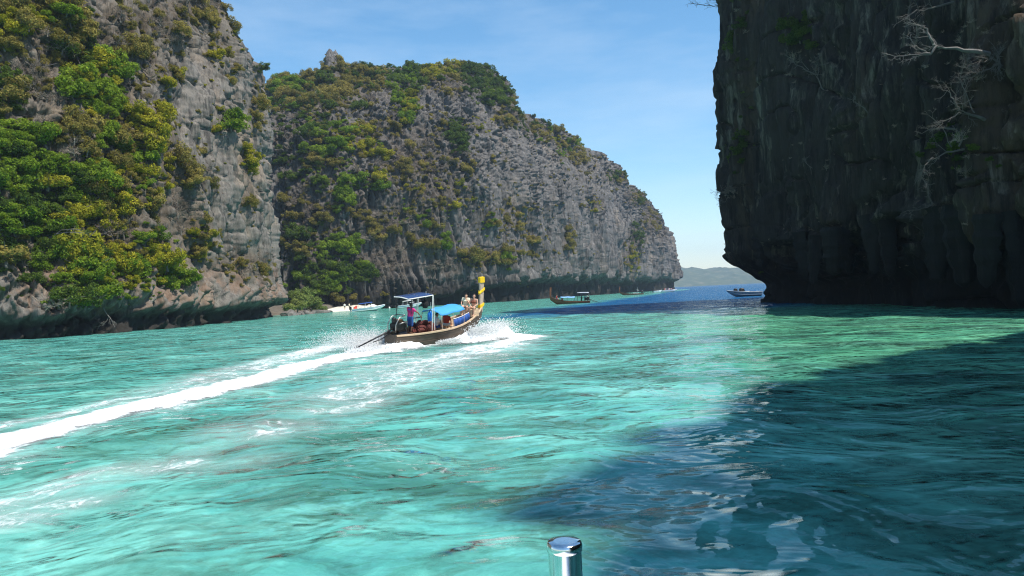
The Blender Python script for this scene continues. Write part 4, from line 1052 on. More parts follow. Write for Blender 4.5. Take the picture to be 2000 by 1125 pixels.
def longtail(label, M, hullmat=W_HULL, L=9.6, B=1.0, main=True, canopy=C_BLUE, roof=True, group='longtail boats in the lagoon', vests=True, roof_mat=None, cabin=False):
    root = empty('longtail_boat', (0, 0, 0), 0, label, 'boat', group)
    root.matrix_world = M
    h = L / 2
    def beam(u):
        return B * (0.50 + 0.50 * math.sin(min(1, u / .48) * math.pi / 2)) if u < .48 else B * max(0.055, max(0.0, math.cos((u - .48) / .52 * math.pi / 2)) ** 0.75)
    def sheer(u): return 0.56 + .06 * (1 - min(1, u / .3)) ** 2 + (0.74 if main else .98) * max(0, (u - .42) / .58) ** 2.3
    def keel(u): return (-0.62 if main else -0.30) + .12 * (1 - min(1, u / .25)) + 1.20 * max(0, (u - .66) / .34) ** 2.2
    NS, us = 33, [i / 32 for i in range(33)]
    prof = [(0, 0), (.42, .10), (.72, .30), (.88, .58), (.97, .86), (1, 1)]
    def sec(u, ins=0.0, lift=0.0):
        b, zs, zk = max(0.02, beam(u) - ins), sheer(u), keel(u) + lift
        x = -h + u * L
        row = [(x, -b * py, zk + (zs - zk) * pz) for py, pz in reversed(prof)]
        return row + [(x, b * py, zk + (zs - zk) * pz) for py, pz in prof[1:]]
    b = MB(); rows = [sec(u) for u in us]; b.grid(rows)
    b.add(rows[0], [tuple(range(len(rows[0])))])
    b.build('hull', hullmat, root, True)
    b = MB(); b.grid([list(reversed(sec(u, .05, .05))) for u in us[:-1]]); b.build('inner_hull', W_PALE if main else W_DARK, root, True)
    # strakes: planks lapped along the outside
    for k in (2, 3, 4):
        for s in (-1, 1):
            b = MB(); pts = []
            for u in us[:-1]:
                x, y, z = sec(u)[5 + k if s > 0 else 5 - k]; pts.append((x, y + s * .012, z))
            b.tube(pts, .016, 4); b.build('plank_seam', W_DARK, root)
    for s in (-1, 1):
        rws = []
        for u in us:
            bb, z, x = beam(u), sheer(u), -h + u * L
            rws.append([(x, s * (bb + .035), z - .06), (x, s * (bb + .035), z + .02), (x, s * (bb - .07), z + .02), (x, s * (bb - .07), z - .06)])
        b = MB(); b.grid(rws, close=True); b.build('gunwale', W_PALE if main else hullmat, root)
    # floor, ribs, benches, bow deck
    b = MB()
    fl = [[(-h + u * L, -beam(u) * .72, .04), (-h + u * L, beam(u) * .72, .04)] for u in us[1:26]]
    b.grid(fl); b.build('floor_boards', W_PALE if main else W_DARK, root, solid=.02)
    for i in range(11 if main else 4):
        u = .10 + i * (.075 if main else .18); b = MB()
        b.tube([(q[0], q[1], q[2]) for q in sec(u, .075, .08)], .035, 4); b.build('rib', W_PALE if main else W_DARK, root)
    for x in ((-1.5, -0.5, .4, 1.3) if main else (-1, .8)):
        u = (x + h) / L; b = MB(); b.box((x, 0, .36), (.32, beam(u) * 1.76, .04)); b.build('bench', W_PALE, root)
    rws = [[(-h + u * L, -beam(u) + .09, sheer(u) - .16), (-h + u * L, beam(u) - .09, sheer(u) - .16)] for u in (.80, .84, .88, .92, .95, .975)]
    b = MB(); b.grid(rws); b.build('bow_deck', W_PALE if main else hullmat, root, solid=.03)
    if main:
        b = MB(); b.box((2.78, 0, 1.08), (.75, .95, .46), None, .92); b.build('bow_seat', W_PALE, root, bevel=.02)
        b = MB(); b.grid([[(-h + u * L, -beam(u) * .9, .44), (-h + u * L, beam(u) * .9, .44)] for u in (.02, .1, .2, .25)]); b.build('stern_deck', W_DARK, root, solid=.04)
    # prow
    pz, ph = sheer(1.0) - .35, 2.15
    b = MB(); rws = []
    for i in range(9):
        t = i / 8; fx = h - .10 + .10 * math.sin(t * 2.2) - .16 * t; wd = .15 + .055 * t; th = .065 - .01 * t
        rws.append([(fx - wd, -th, pz + ph * t), (fx + wd, -th * .7, pz + ph * t), (fx + wd, th * .7, pz + ph * t), (fx - wd, th, pz + ph * t)])
    b.grid(rws, close=True); b.add(rws[-1], [(0, 1, 2, 3)]); pr = b.build('prow_post', W_GREY if main else hullmat, root)
    if main:
        def band(t0, t1, ext, nm, wob=0.0):
            bb = MB(); rr = []
            for i in range(5):
                t = t0 + (t1 - t0) * i / 4; fx = h - .10 + .10 * math.sin(t * 2.2) - .16 * t; wd = .15 + .055 * t + ext; th = .062 + ext
                z = pz + ph * t
                rr.append([(fx - wd, -th, z - wob), (fx, -th * 1.1, z - wob * .3), (fx + wd, -th, z + wob), (fx + wd, th, z + wob), (fx, th * 1.1, z), (fx - wd, th, z - wob)])
            bb.grid(rr, close=True); bb.add(rr[-1], [(0, 1, 2, 3, 4, 5)]); return bb.build(nm, C_YEL, pr)
        band(.86, 1.02, .022, 'cloth_band')
        band(.60, .67, .028, 'sash', .09)
        bb = MB(); bb.tube([(h - .32, -.10, pz + ph * .60), (h - .46, -.15, pz + ph * .575), (h - .56, -.17, pz + ph * .60), (h - .60, -.17, pz + ph * .54)], [.06, .08, .07, .03], 6); bb.build('sash_knot', C_YEL, pr, True)
        band(.16, .24, .04, 'garland', .06)
    # engine on its pivot, shaft
    ex = -h + .55
    eng = MB(); eng.box((ex, 0, .98), (.72, .42, .40)); eng.box((ex - .1, 0, 1.27), (.42, .34, .2)); eng.ell((ex + .42, 0, 1.02), (.1, .24, .24), 12, 8)
    eng.box((ex - .1, .26, 1.02), (.4, .10, .22)); eng.tube([(ex, 0, .5), (ex, 0, .85)], .07, 8)
    e = eng.build('engine', P_DARKM, root, bevel=.02)
    bb = MB(); bb.ell((ex - .34, -.02, 1.36), (.13, .13, .17), 12, 9); bb.build('air_filter', P_DARKM, e, True)
    bb = MB(); bb.box((ex + .05, -.05, 1.30), (.30, .26, .16)); bb.build('cylinder_head', P_RUST, e, bevel=.02)
    for pts in ([(ex - .42, -.27, .72), (ex - .46, -.29, 1.15), (ex - .2, -.29, 1.52), (ex + .25, -.27, 1.60)], [(ex + .40, -.27, .70), (ex + .40, -.29, 1.25), (ex - .15, -.28, 1.18)], [(ex - .45, .27, .72), (ex - .46, .29, 1.15), (ex - .2, .29, 1.5), (ex + .25, .27, 1.58)], [(ex + .25, -.27, 1.60), (ex + .25, .27, 1.58)]):
        bb = MB(); bb.tube(pts, .030, 7); bb.build('guard_pipe', P_STEEL, e, True)
    bb = MB(); bb.tube([(ex + .5, 0, 1.12), (ex + 1.15, -.05, 1.30), (ex + 1.75, -.10, 1.30)], .028, 7); bb.build('tiller', P_DARKM, e, True)
    sy, sz = (.10, .22) if main else (0, -.1)
    bb = MB(); bb.tube([(ex - .3, 0, .92), (ex - .9, 0, .74), (-h - (2.3 if main else 2.85), sy, sz)], [.055, .05, .032], 8); sh = bb.build('shaft', P_DARKM, root, True)
    bb = MB(); bb.tube([(ex - .5, .0, .70), (-h - .7, .03, .42), (-h - 1.2, .05, .36)], [.03, .03, .02], 6); bb.build('shaft_brace', P_DARKM, sh, True)
    bb = MB()
    for a in range(3):
        rr = Matrix.Rotation(a * 2.094, 3, 'X') @ Matrix.Rotation(.5, 3, 'Z'); bb.box(Vector((-h - (2.29 if main else 2.84), sy, sz)) + rr @ Vector((0, .08, 0)), (.02, .14, .07), rr)
    bb.build('propeller', P_STEEL, sh)
    # canopy on bent poles
    x0, x1 = (-.75, 1.40) if main else (-.95, 1.9)
    if canopy:
        rws = []
        for i in range(9):
            x = x0 + (x1 - x0) * i / 8; sag = .05 * math.sin(i * math.pi / 4) ** 2
            zc = 1.46 + .06 * (x - x0) if main else 1.40; q = .72 if main else .95; rws.append([(x, -q, zc - .10 - sag), (x, -q * .8, zc + .02 - sag), (x, -q * .4, zc + .08 - sag * 1.4), (x, 0, zc + .11 - sag), (x, q * .4, zc + .08 - sag * 1.4), (x, q * .8, zc + .02 - sag), (x, q, zc - .10 - sag)])
        b = MB(); b.grid(rws); cn = b.build('canopy', canopy, root, True, solid=.02)
        for x in (x0 + .05, (x0 + x1) / 2, x1 - .05):
            for s in (-1, 1):
                u = (x + h) / L; b = MB(); b.tube([(x, s * (beam(u) - .04), sheer(u)), (x, s * (.70 if main else .93), 1.38)], .022, 6); b.build('canopy_pole', W_GREY if main else W_DARK, cn)
    if main:
        # royal blue side sheet hanging in folds at the near side
        rws = []
        for i in range(27):
            x = .30 + 1.65 * i / 26; u = (x + h) / L; f = .035 * math.sin(i * 1.15) + .02 * math.sin(i * 2.9)
            z0 = sheer(u) + .05; rws.append([(x, -beam(u) + .10 + f, z0 + .42), (x, -beam(u) + .06 + f * 1.8, z0 + .2), (x, -beam(u) + .07 + f * .8, z0 - .04)])
        b = MB(); b.grid(rws); b.build('side_sheet', C_NAVY, root, True, solid=.012)
        b = MB(); b.tube([(x_, -beam((x_ + h) / L) + .10, sheer((x_ + h) / L) + .47) for x_ in (.30, 1.1, 1.95)], .02, 6); b.build('sheet_rail', P_TUBE, root)
    if roof:
        rx0, rx1, rz = (-3.25, -1.25, 2.50) if main else (-h + .25, -h + 2.6, 2.36)
        if main:
            fr = MB(); t = Matrix.Rotation(R(-3), 3, 'Y')
            def pt(x, y, z=0.0): return Vector((rx0 + (rx1 - rx0) * x, -.52 + 1.04 * y, rz + .04 * math.sin(y * math.pi) + .04 * x + z))
            for y in (0, .5, 1): fr.tube([pt(x / 4, y) for x in range(5)], .028, 6)
            for x in (0, .5, 1): fr.tube([pt(x, y / 6) for y in range(7)], .028, 6)
            f = fr.build('roof_frame', P_TUBE, root)
            for ix in range(2):
                for iy in range(2):
                    b = MB(); g = .03
                    b.grid([[pt((ix + g + (1 - 2 * g) * a / 3) / 2, (iy + g + (1 - 2 * g) * c / 3) / 2, .02) for c in range(4)] for a in range(4)]); b.build('solar_panel', P_SOLAR, f, solid=.03)
            for x, y in ((1, 0), (1, 1)):
                for dx in (.06, -.16):
                    q = pt(x, y); b = MB(); b.tube([q + Vector((dx * .3, 0, -.02)), (q.x + dx - .02, q.y * 1.35, .60)], .022, 6); b.build('roof_pole', P_TUBE, f)
            for y in (0, 1):
                q = pt(.12, y); b = MB(); b.tube([q, (q.x, q.y * 1.1, .62)], .02, 6); b.build('roof_pole', P_DARKM, f)
        else:
            b = MB(); b.grid([[(rx0 + (rx1 - rx0) * i / 4, -.8 + 1.6 * j / 6, rz - .15 + .13 * math.sin(j / 6 * math.pi)) for j in range(7)] for i in range(5)])
            f = b.build('sun_roof', roof_mat or P_GREY, root, True, solid=.04)
            for x in (rx0 + .1, rx1 - .1):
                for s in (-1, 1):
                    b = MB(); b.tube([(x, s * .78, rz - .14), (x, s * .7, .6)], .022, 5); b.build('roof_pole', W_DARK, f)
    if cabin:
        b = MB(); b.box((-1.6, 0, 1.02), (2.2, 1.5, .06)); cb = b.build('cabin_roof', P_WHITE, root)
        for x in (-2.65, -1.6, -.55):
            for s in (-1, 1):
                b = MB(); b.box((x, s * .70, .75), (.10, .05, .5)); b.build('cabin_post', P_WHITE, cb)
        for s in (-1, 1):
            b = MB(); b.box((-1.6, s * .71, .60), (2.1, .04, .22)); b.build('cabin_side', P_WHITE, cb)
        b = MB(); b.tube([(-2.4, 0, .6), (-2.4, 0, 2.9)], .03, 6); b.tube([(-2.9, 0, 1.75), (-1.9, 0, 1.95)], .05, 5); b.build('mast', P_WHITE, root)
    return root, beam, sheer

def boat_matrix(x, y, z, head, pitch=0.0, heel=0.0):
    return Matrix.Translation((x, y, z)) @ Matrix.Rotation(head, 4, 'Z') @ Matrix.Rotation(-pitch, 4, 'Y') @ Matrix.Rotation(heel, 4, 'X')
BM = boat_matrix(-4.13, 40.56, 0.40, R(54.9), R(3.6), R(9.5)) @ Matrix.Scale(0.95, 4)
main_boat, BEAM, SHEER = longtail('turning wooden longtail boat with sky blue canopy, solar roof and yellow prow cloths', BM, L=8.0, B=.90)

# the people aboard
Jd = joints(STAND, {'elR': (.22, -.36, 1.20), 'wrR': (.42, -.38, 1.00), 'elL': (.10, .26, 1.14), 'wrL': (.30, .20, 1.06), 'head': (.05, 0, 1.59), 'chest': (.04, 0, 1.27)})
pd = make_person(Jd, M_SKIN_T, M_HAIR, top=C_PINK, bottom=C_NAVY, legs=.95, sleeves=.45)
yoke = MB(); yoke.tube([(.04, -.20, 1.395), (.04, 0, 1.40), (.04, .20, 1.395)], .088, 10); yoke.ell((.04, 0, 1.36), (.16, .20, .07), 12, 8)
pd.append(('shirt_yoke', yoke.mesh('shirt_yoke', True), C_PURP))
put('person', pd, BM, (-2.62, -.12, .47), 0, 'boatman in magenta and violet shirt standing at the engine, one arm out', 'person')
J1 = joints(SIT, {'elL': (.20, .20, .36), 'wrL': (.24, .06, .56), 'head': (.09, .01, .75)})
put('person', make_person(J1, M_SKIN, M_HAIR, top=C_CREAM, bottom=C_CREAM, woman=True, longhair=True, sleeves=.4, legs=.25), BM, (2.70, .24, 1.31), math.pi + .5, 'passenger in cream top and shorts sitting at the bow with dark hair', 'person')
J2 = joints(SIT, {'head': (.06, 0, .77), 'wrL': (.40, .12, .19), 'wrR': (.36, -.10, .20)})
put('person', make_person(J2, M_SKIN, M_HAIR_B, top=simple('swim_brown', (.22, .07, .04), .7), bottom=C_GREEN, woman=True, sleeves=0, legs=.12), BM, (2.86, -.26, 1.31), math.pi + .35, 'sunlit passenger in swimwear sitting beside the prow post', 'person')
J3 = joints(SIT)
P3 = make_person(J3, M_SKIN, M_HAIR_B, top=C_WHITE, bottom=C_NAVY, fine=False)
put('person', P3, BM, (.05, .30, .40), -.3, 'passenger in white shirt seated under the rear of the blue canopy', 'person')
put('person', make_person(joints(SIT, {'elR': (.16, -.22, .30)}), M_SKIN, M_HAIR, top=C_RED, bottom=C_WHITE, fine=False, woman=True), BM, (.95, .28, .40), .2, 'passenger in red top seated under the middle of the blue canopy', 'person')

def vest_mesh(seed):
    b = MB()
    for s in (-1, 1): b.box((0, s * .13, .0), (.09, .19, .52))
    b.box((-.09, 0, .02), (.08, .44, .50)); b.box((-.03, 0, .27), (.16, .30, .09))
    return b.mesh('life_vest')
vm = vest_mesh(0); rng = random.Random(4)
vl = ['leaning on the engine side', 'lying flat on top', 'half folded on the bench', 'standing upright at the gunwale', 'wedged beneath the blue bag', 'facing backwards', 'slumped at the foot', 'nearest the canopy pole', 'propped against the far side', 'tilted over the floor boards']
for i, (x, y, z) in enumerate([(-2.15, -.40, .55), (-1.85, -.28, .66), (-1.5, -.42, .58), (-1.1, -.38, .60), (-1.25, .05, .82), (-1.65, .12, .76), (-2.0, .16, .66), (-.95, -.1, .64), (-1.35, .45, .60), (-1.85, .45, .58)]):
    e = empty('life_vest', (0, 0, 0), 0, f'dark maroon life vest {vl[i]} in the heap behind the canopy', 'life vest', 'maroon life vests heaped in the longtail boat')
    e.matrix_world = BM @ Matrix.Translation((x, y, z)) @ Matrix.Rotation(rng.uniform(0, 6.28), 4, 'Z') @ Matrix.Rotation(rng.uniform(-.8, .8), 4, 'Y') @ Matrix.Rotation(rng.uniform(-.5, .5), 4, 'X')
    o = link('vest_shell', vm, C_VEST, e)
    md = o.modifiers.new('b', 'BEVEL'); md.width = .03; md.segments = 2
    s = MB(); s.box((.05, 0, -.02), (.012, .46, .035)); s.build('strap', C_BLACK, e)
def bag(name, M, c, r, H, mat, label, cat):
    e = empty(name, (0, 0, 0), 0, label, cat); e.matrix_world = M @ Matrix.Translation(c)
    rows = []
    for i in range(9):
        t = i / 8; rr = r * (0.75 + .3 * math.sin(t * math.pi)) * (1 if t < .8 else 1 - (t - .8) * 2.6)
        rows.append([(rr * math.cos(a) * (1 + .08 * math.sin(3 * a + i)), rr * .85 * math.sin(a), -H / 2 + H * t) for a in (k * math.pi / 6 for k in range(12))])
    b = MB(); b.grid(rows, close=True); b.add(rows[0], [tuple(range(11, -1, -1))]); b.add(rows[-1], [tuple(range(12))]); b.build('sack', mat, e, True)
    b = MB(); b.tube([(0, 0, H / 2 - .02), (.03, 0, H / 2 + .14), (.01, 0, H / 2 + .5)], .014, 5); b.build('cord', P_TUBE, e)
    b = MB(); b.tube([(-r * .4, 0, H / 2 - .02), (0, 0, H / 2 + .08), (r * .4, 0, H / 2 - .02)], .028, 5); b.build('rolled_top', C_BLACK if mat is not C_BLACK else P_DARKM, e)
    return e
bag('dry_bag', BM, (-1.30, -.40, 1.36), .16, .56, C_BAG, 'bright blue roll-top dry bag hanging behind the canopy', 'bag')
bag('cloth_bag', BM, (-1.62, -.30, 2.06), .19, .44, C_BLACK, 'black bag hanging under the solar roof', 'bag')

# --- other longtails
def at_water(x, y_over, Y):
    p = P(x, 562, Y); return p.x, Y
x, y = at_water(1112, 0, 148)
B2 = boat_matrix(x, y, -0.05, R(176), R(2), R(-2))
longtail('red-brown longtail boat with pale blue canopy heading towards the dry cliff', B2, W_RED, L=8.0, B=.95, main=False, canopy=simple('canvas_pale_blue', (.20, .42, .68), .75, .1, 3), roof=True)
bp = make_person(joints(SIT), M_SKIN, M_HAIR_B, top=C_RED, bottom=C_NAVY, fine=False)
put('person', bp, B2, (2.7, 0, .95), math.pi, 'passenger sitting alone at the bow of the red-brown longtail boat', 'person')
put('person', make_person(joints(SIT), M_SKIN, M_HAIR, top=None, bottom=C_RED, fine=False), B2, (1.55, .3, .75), -1.2, 'bare-backed passenger in front of the pale blue canopy', 'person')
put('person', make_person(joints(STAND), M_SKIN_T, M_HAIR, top=C_BLACK, bottom=C_BLACK, fine=False, legs=.9), B2, (-2.3, .1, .07), 0, 'boatman in dark clothes at the engine of the red-brown longtail', 'person')
put('person', make_person(joints(STAND, {'elL': (.15, .3, 1.2)}), M_SKIN_T, M_HAIR, top=C_PURP, bottom=C_BLACK, fine=False, legs=.9), B2, (-3.0, -.2, .07), 0, 'second crew member right behind the boatman of the red-brown longtail', 'person')
x, y = at_water(1233, 0, 285)
B3 = boat_matrix(x, y, -0.05, R(172), R(1), 0)
longtail('moored longtail boat with white cabin and mast under the cave notch', B3, W_RED, L=9.2, B=1.0, main=False, canopy=None, roof=False, cabin=True)

def speedboat(label, M, L=7.8, B=1.15, cover=None, red=False, roof=False, hullmat=None, motors=2, group='speedboats in the lagoon', rake=1.0, screen=True):
    root = empty('speedboat', (0, 0, 0), 0, label, 'speedboat', group); root.matrix_world = M
    h = L / 2; us = [i / 24 for i in range(25)]
    bm_ = lambda u: B * (.86 + .14 * math.sin(min(1, u / .4) * 1.57)) if u < .55 else B * max(.04, max(0.0, math.cos((u - .55) / .45 * 1.5708)) ** .6)
    zs = lambda u: .72 + .42 * u ** 2
    zk = lambda u: -.25 + 1.15 * max(0, (u - .62) / .38) ** 1.7 * rake
    rows = []
    for u in us:
        b, s, k, x = bm_(u), zs(u), zk(u), -h + L * u
        zc = k + (s - k) * .45
        rows.append([(x, -b, s), (x, -b * .93, zc), (x, 0, k), (x, b * .93, zc), (x, b, s)])
    b = MB(); b.grid(rows); b.add(rows[0], [(0, 1, 2, 3, 4)]); b.build('hull', hullmat or P_WHITE, root, bevel=0)
    b = MB(); b.grid([[(-h + L * u, -bm_(u) + .12, zs(u) - (.28 if u < .6 else -.02)), (-h + L * u, 0, zs(u) - (.28 if u < .6 else -.10)), (-h + L * u, bm_(u) - .12, zs(u) - (.28 if u < .6 else -.02))] for u in us]); b.build('deck', hullmat or P_WHITE, root)
    for s in (-1, 1):
        b = MB(); b.tube([(-h + L * u, s * bm_(u), zs(u)) for u in us], .06, 6); b.build('rub_rail', hullmat or P_WHITE, root, True)
        b = MB(); b.tube([(-h + L * u, s * bm_(u) * .965, zk(u) + (zs(u) - zk(u)) * .72) for u in us], .035, 5); b.build('stripe', C_NAVY if not hullmat else P_DARKM, root)
    if screen:
        b = MB(); b.grid([[(.2 * L * .5, -B * .8, .85), (.55 * L * .5, -B * .45, .95), (.62 * L * .5, 0, .98), (.55 * L * .5, B * .45, .95), (.2 * L * .5, B * .8, .85)], [(-.02, -B * .72, 1.35), (.32 * L * .5, -B * .40, 1.42), (.38 * L * .5, 0, 1.44), (.32 * L * .5, B * .4, 1.42), (-.02, B * .72, 1.35)]]); b.build('windscreen', P_GLASS, root, solid=.03)
        b = MB(); b.tube([(-.02, -B * .72, 1.37), (.32 * L * .5, -B * .4, 1.44), (.38 * L * .5, 0, 1.46), (.32 * L * .5, B * .4, 1.44), (-.02, B * .72, 1.37)], .035, 6); b.build('screen_frame', P_WHITE, root)
    for i in range(2):
        b = MB(); b.box((-.6 - i * 1.2, 0, .72), (.5, B * 1.4, .35)); b.build('seat', C_NAVY if i else P_WHITE, root, bevel=.05)
    if cover or roof:
        mt = cover or P_WHITE
        b = MB(); b.grid([[(-.30 * L + .42 * L * i / 5, -B * .85 + B * 1.7 * j / 6, 1.78 + .12 * math.sin(j / 6 * math.pi) + .03 * i) for j in range(7)] for i in range(6)]); c = b.build('bimini', mt, root, True, solid=.05)
        for xx in (-.28 * L, -.08 * L, .10 * L):
            for s in (-1, 1):
                b = MB(); b.tube([(xx, s * B * .84, 1.80), (xx - .15, s * B * .9, .75)], .03, 5); b.build('bimini_pole', P_TUBE, c)
    for i in range(motors):
        yy = (i - (motors - 1) / 2) * .75
        b = MB(); b.box((-h - .22, yy, .98), (.55, .40, .62), None, .8); b.ell((-h - .22, yy, 1.28), (.28, .2, .12), 10, 7); mo = b.build('outboard', P_DARKM, root, bevel=.05)
        b = MB(); b.box((-h - .26, yy, .25), (.2, .1, .95)); b.build('leg', P_GREY, mo)
    return root
x, y = at_water(718, 0, 174)
B4 = boat_matrix(x, y, .05, R(16), R(2.5), 0)
speedboat('white speedboat with royal blue bimini nosed off the pale beach', B4, cover=C_NAVY)
b = MB(); b.box((0, 0, 0), (.9, 1.5, .5), None, .7); b.box((.25, 0, .32), (.5, 1.2, .3), None, .7)
o = b.build('cushion_pile', C_RED, None, bevel=.08); o.matrix_world = B4 @ Matrix.Translation((-3.0, 0, 1.02))
tag(o, 'pile of red cushions stacked at the stern of the bimini speedboat', 'cushions')
x, y = at_water(799, 0, 200)
speedboat('white-roofed speedboat half hidden behind the boatman', boat_matrix(x, y, .05, R(14), R(2), 0), L=6.4, B=1.15, roof=True)
x, y = at_water(1452, 0, 140)
speedboat('grey-hulled speedboat emerging from behind the dark rock', boat_matrix(x, y, .1, R(184), R(0), 0), L=6.6, B=1.1, hullmat=P_GREY, motors=0, rake=1.1, screen=False)
for i, (dx, lab) in enumerate(((1.55, 'black outboard cowling standing nearest the grey speedboat bow'), (.35, 'black covered seat amidships in the grey speedboat'))):
    b = MB(); b.box((0, 0, 0), (.55 + .35 * i, 1.1, .62), None, .75); b.ell((0, 0, .3), (.25 + .17 * i, .45, .1), 10, 6)
    o = b.build('deck_box' if i else 'outboard_cowling', P_DARKM, None, bevel=.06); o.matrix_world = boat_matrix(x, y, .1, R(184)) @ Matrix.Translation((dx, 0, 1.12))
    tag(o, lab, 'deck box' if i else 'outboard')
x, y = at_water(1307, 0, 350)
B6 = boat_matrix(x, y, .05, R(8), 0, 0)
speedboat('crowded distant speedboat under the cliff tip, bow to the open sea', B6, L=7.6, B=1.2, cover=None, motors=2)
x, y = at_water(1284, 0, 335)
speedboat('low empty white boat beside the crowded distant speedboat', boat_matrix(x, y, .0, R(10), 0, 0), L=4.2, B=.8, motors=1, screen=False)
tops = [C_RED, C_WHITE, C_PURP, C_CREAM, C_PINK, C_BLACK]; tn = ['red', 'white', 'violet', 'cream', 'magenta', 'black']
base_p = make_person(joints(SIT), M_SKIN, M_HAIR, top=C_WHITE, bottom=C_NAVY, fine=False)
for i in range(6):
    pp = [(nm, (me if nm != 'shirt' else me.copy()), mt) for nm, me, mt in base_p]
    for k, (nm, me, mt) in enumerate(pp):
        if nm == 'shirt': me.materials.clear(); pp[k] = (nm, me, tops[i])
    put('person', pp, B6, (-2.4 + i * .85, (.4 if i % 2 else -.4), .95), 1.5 if i % 2 else -1.5, f'person in {tn[i]} shirt aboard the crowded distant speedboat', 'person', 'people aboard the distant speedboat')
for i, (px, Y, mt, nm) in enumerate([(672, 186, C_WHITE, 'white shirt standing on the sand'), (681, 187, C_CREAM, 'cream shirt standing on the sand nearer the speedboat')]):
    p = P(px, 574, Y)
    put('person', make_person(joints(STAND), M_SKIN, M_HAIR, top=mt, bottom=C_BLACK, fine=False), Matrix.Identity(4), (p.x, p.y, .35), R(-70 + 60 * i), f'beach visitor in {nm}', 'person')
for i, (px, Y, mt, nm) in enumerate([(770, 212, C_YEL, 'yellow'), (758, 211, P_WHITE, 'white'), (781, 213, P_WHITE, 'smaller white')]):
    p = P(px, 574, Y); e = empty('mooring_float', (p.x, p.y, 0), 0, f'{nm} mooring float on the water by the white-roofed speedboat', 'float', 'mooring floats at the cliff foot')
    s = .8 if 'small' in nm else 1.15
    b = MB(); b.ell((0, 0, .14), (.42 * s, .42 * s, .34 * s), 12, 8); b.build('float_body', mt, e, True)
    b = MB(); b.tube([(0, 0, .45 * s), (.0, 0, .62 * s)], .05, 6); b.build('ring', P_DARKM, e)

# ================================================================== OUR OWN BOAT: steel post at the stern rail
q = P(1102, 1058, 1.08)
def lathe(prof, n=40):
    b = MB(); b.grid([[(r * math.cos(2 * math.pi * k / n), r * math.sin(2 * math.pi * k / n), z) for k in range(n)] for r, z in prof], close=True); return b
_t = NT('polished_steel')
_n = _t.noise(_t.mapped((1, 1, .35)), 60, 5, .7)
M_CHROME = _t.done(_t.principled(_t.ramp(_n, [(.3, (.66, .66, .66)), (.6, (.82, .82, .82))]), _t.ramp(_n, [(.35, .07), (.55, .12), (.72, .42)]), .5, 1.0, _t.bump(_t.noise(_t.mapped((1, 1, 1)), 25, 3), .05, .002)))
post = empty('railing_post', (q.x, q.y, 0.95), 0, 'polished steel post with flat round cap standing close to the camera', 'post')
H = q.z - .95
b = lathe([(.0245, 0), (.0245, H - .012)]); b.build('tube', M_CHROME, post, True)
b = lathe([(.0235, H - .014), (.0258, H - .012), (.0262, H - .006), (.0252, H - .001), (.0235, H + .0012), (.015, H + .0016), (.0005, H + .0018)]); b.build('cap', M_CHROME, post, True)
b = lathe([(.0005, .008), (.05, .008), (.052, .004), (.052, 0)]); b.build('flange', M_CHROME, post)
dk = MB(); rws = []
for i in range(15):
    yv = -5.5 + 6.75 * i / 14; wd = 1.25
    rws.append([(-wd, yv, .1), (-wd - .08, yv, .6), (-wd, yv, .95), (wd, yv, .95), (wd + .08, yv, .6), (wd, yv, .1)])
dk.grid(rws); dk.add(rws[-1], [(0, 1, 2, 3, 4, 5)]); dk.add(rws[0], [(5, 4, 3, 2, 1, 0)])
tag(dk.build('boat_deck', P_WHITE), 'white deck of the boat the photo was taken from, below the frame', None, None, 'structure')

# ================================================================== WAKE AND SPRAY
M_FOAM = None
def foam_mat():
    t = NT('sea_foam')
    pos = t.n('ShaderNodeNewGeometry').outputs['Position']
    wob = t.noise(t.mapped((1, 1, 1), src=pos), 1.1, 3, 0.5, color=True)
    sub = t.n('ShaderNodeVectorMath', operation='SUBTRACT'); t.l(wob, sub.inputs[0]); sub.inputs[1].default_value = (0.5, 0.5, 0.5)
    scl = t.n('ShaderNodeVectorMath', operation='SCALE'); t.l(sub.outputs[0], scl.inputs[0]); scl.inputs['Scale'].default_value = 0.9
    ad = t.n('ShaderNodeVectorMath', operation='ADD'); t.l(pos, ad.inputs[0]); t.l(scl.outputs[0], ad.inputs[1])
    v = t.mapped((1.0, 0.42, 1), rot=(0, 0, R(25)), src=ad.outputs[0])
    n1 = t.noise(v, 1.5, 6, 0.68, 0.5)
    n2 = t.noise(v, 5.5, 4, 0.65, 0.3)
    n3 = t.noise(t.mapped((1.0, 0.6, 1), rot=(0, 0, R(25)), src=ad.outputs[0]), 13.0, 3, 0.6, 0.2)
    n = t.math('ADD', t.math('MULTIPLY', n1, .46), t.math('ADD', t.math('MULTIPLY', n2, .36), t.math('MULTIPLY', n3, .18)))
    th = t.math('SUBTRACT', 0.80, t.math('MULTIPLY', t.attr('foam'), 0.62))
    a = t.math('MULTIPLY', t.math('SUBTRACT', n, th), 5.0, True)
    fo = t.attr('foam')
    veil = t.math('MULTIPLY', t.math('POWER', t.math('MULTIPLY', fo, 1.1, True), 1.6), 0.55)
    a = t.math('MAXIMUM', a, t.math('MULTIPLY', veil, t.ramp(n1, [(.3, .35), (.6, 1.0)])))
    d = t.n('ShaderNodeBsdfDiffuse'); d.inputs[0].default_value = (0.88, 0.90, 0.90, 1)
    t.l(t.bump(n, 0.6, 0.08), d.inputs['Normal'])
    tr = t.n('ShaderNodeBsdfTransparent')
    mx = t.n('ShaderNodeMixShader'); t.l(a, mx.inputs[0]); t.l(tr.outputs[0], mx.inputs[1]); t.l(d.outputs[0], mx.inputs[2])
    return t.done(mx.outputs[0])
M_FOAM = foam_mat()
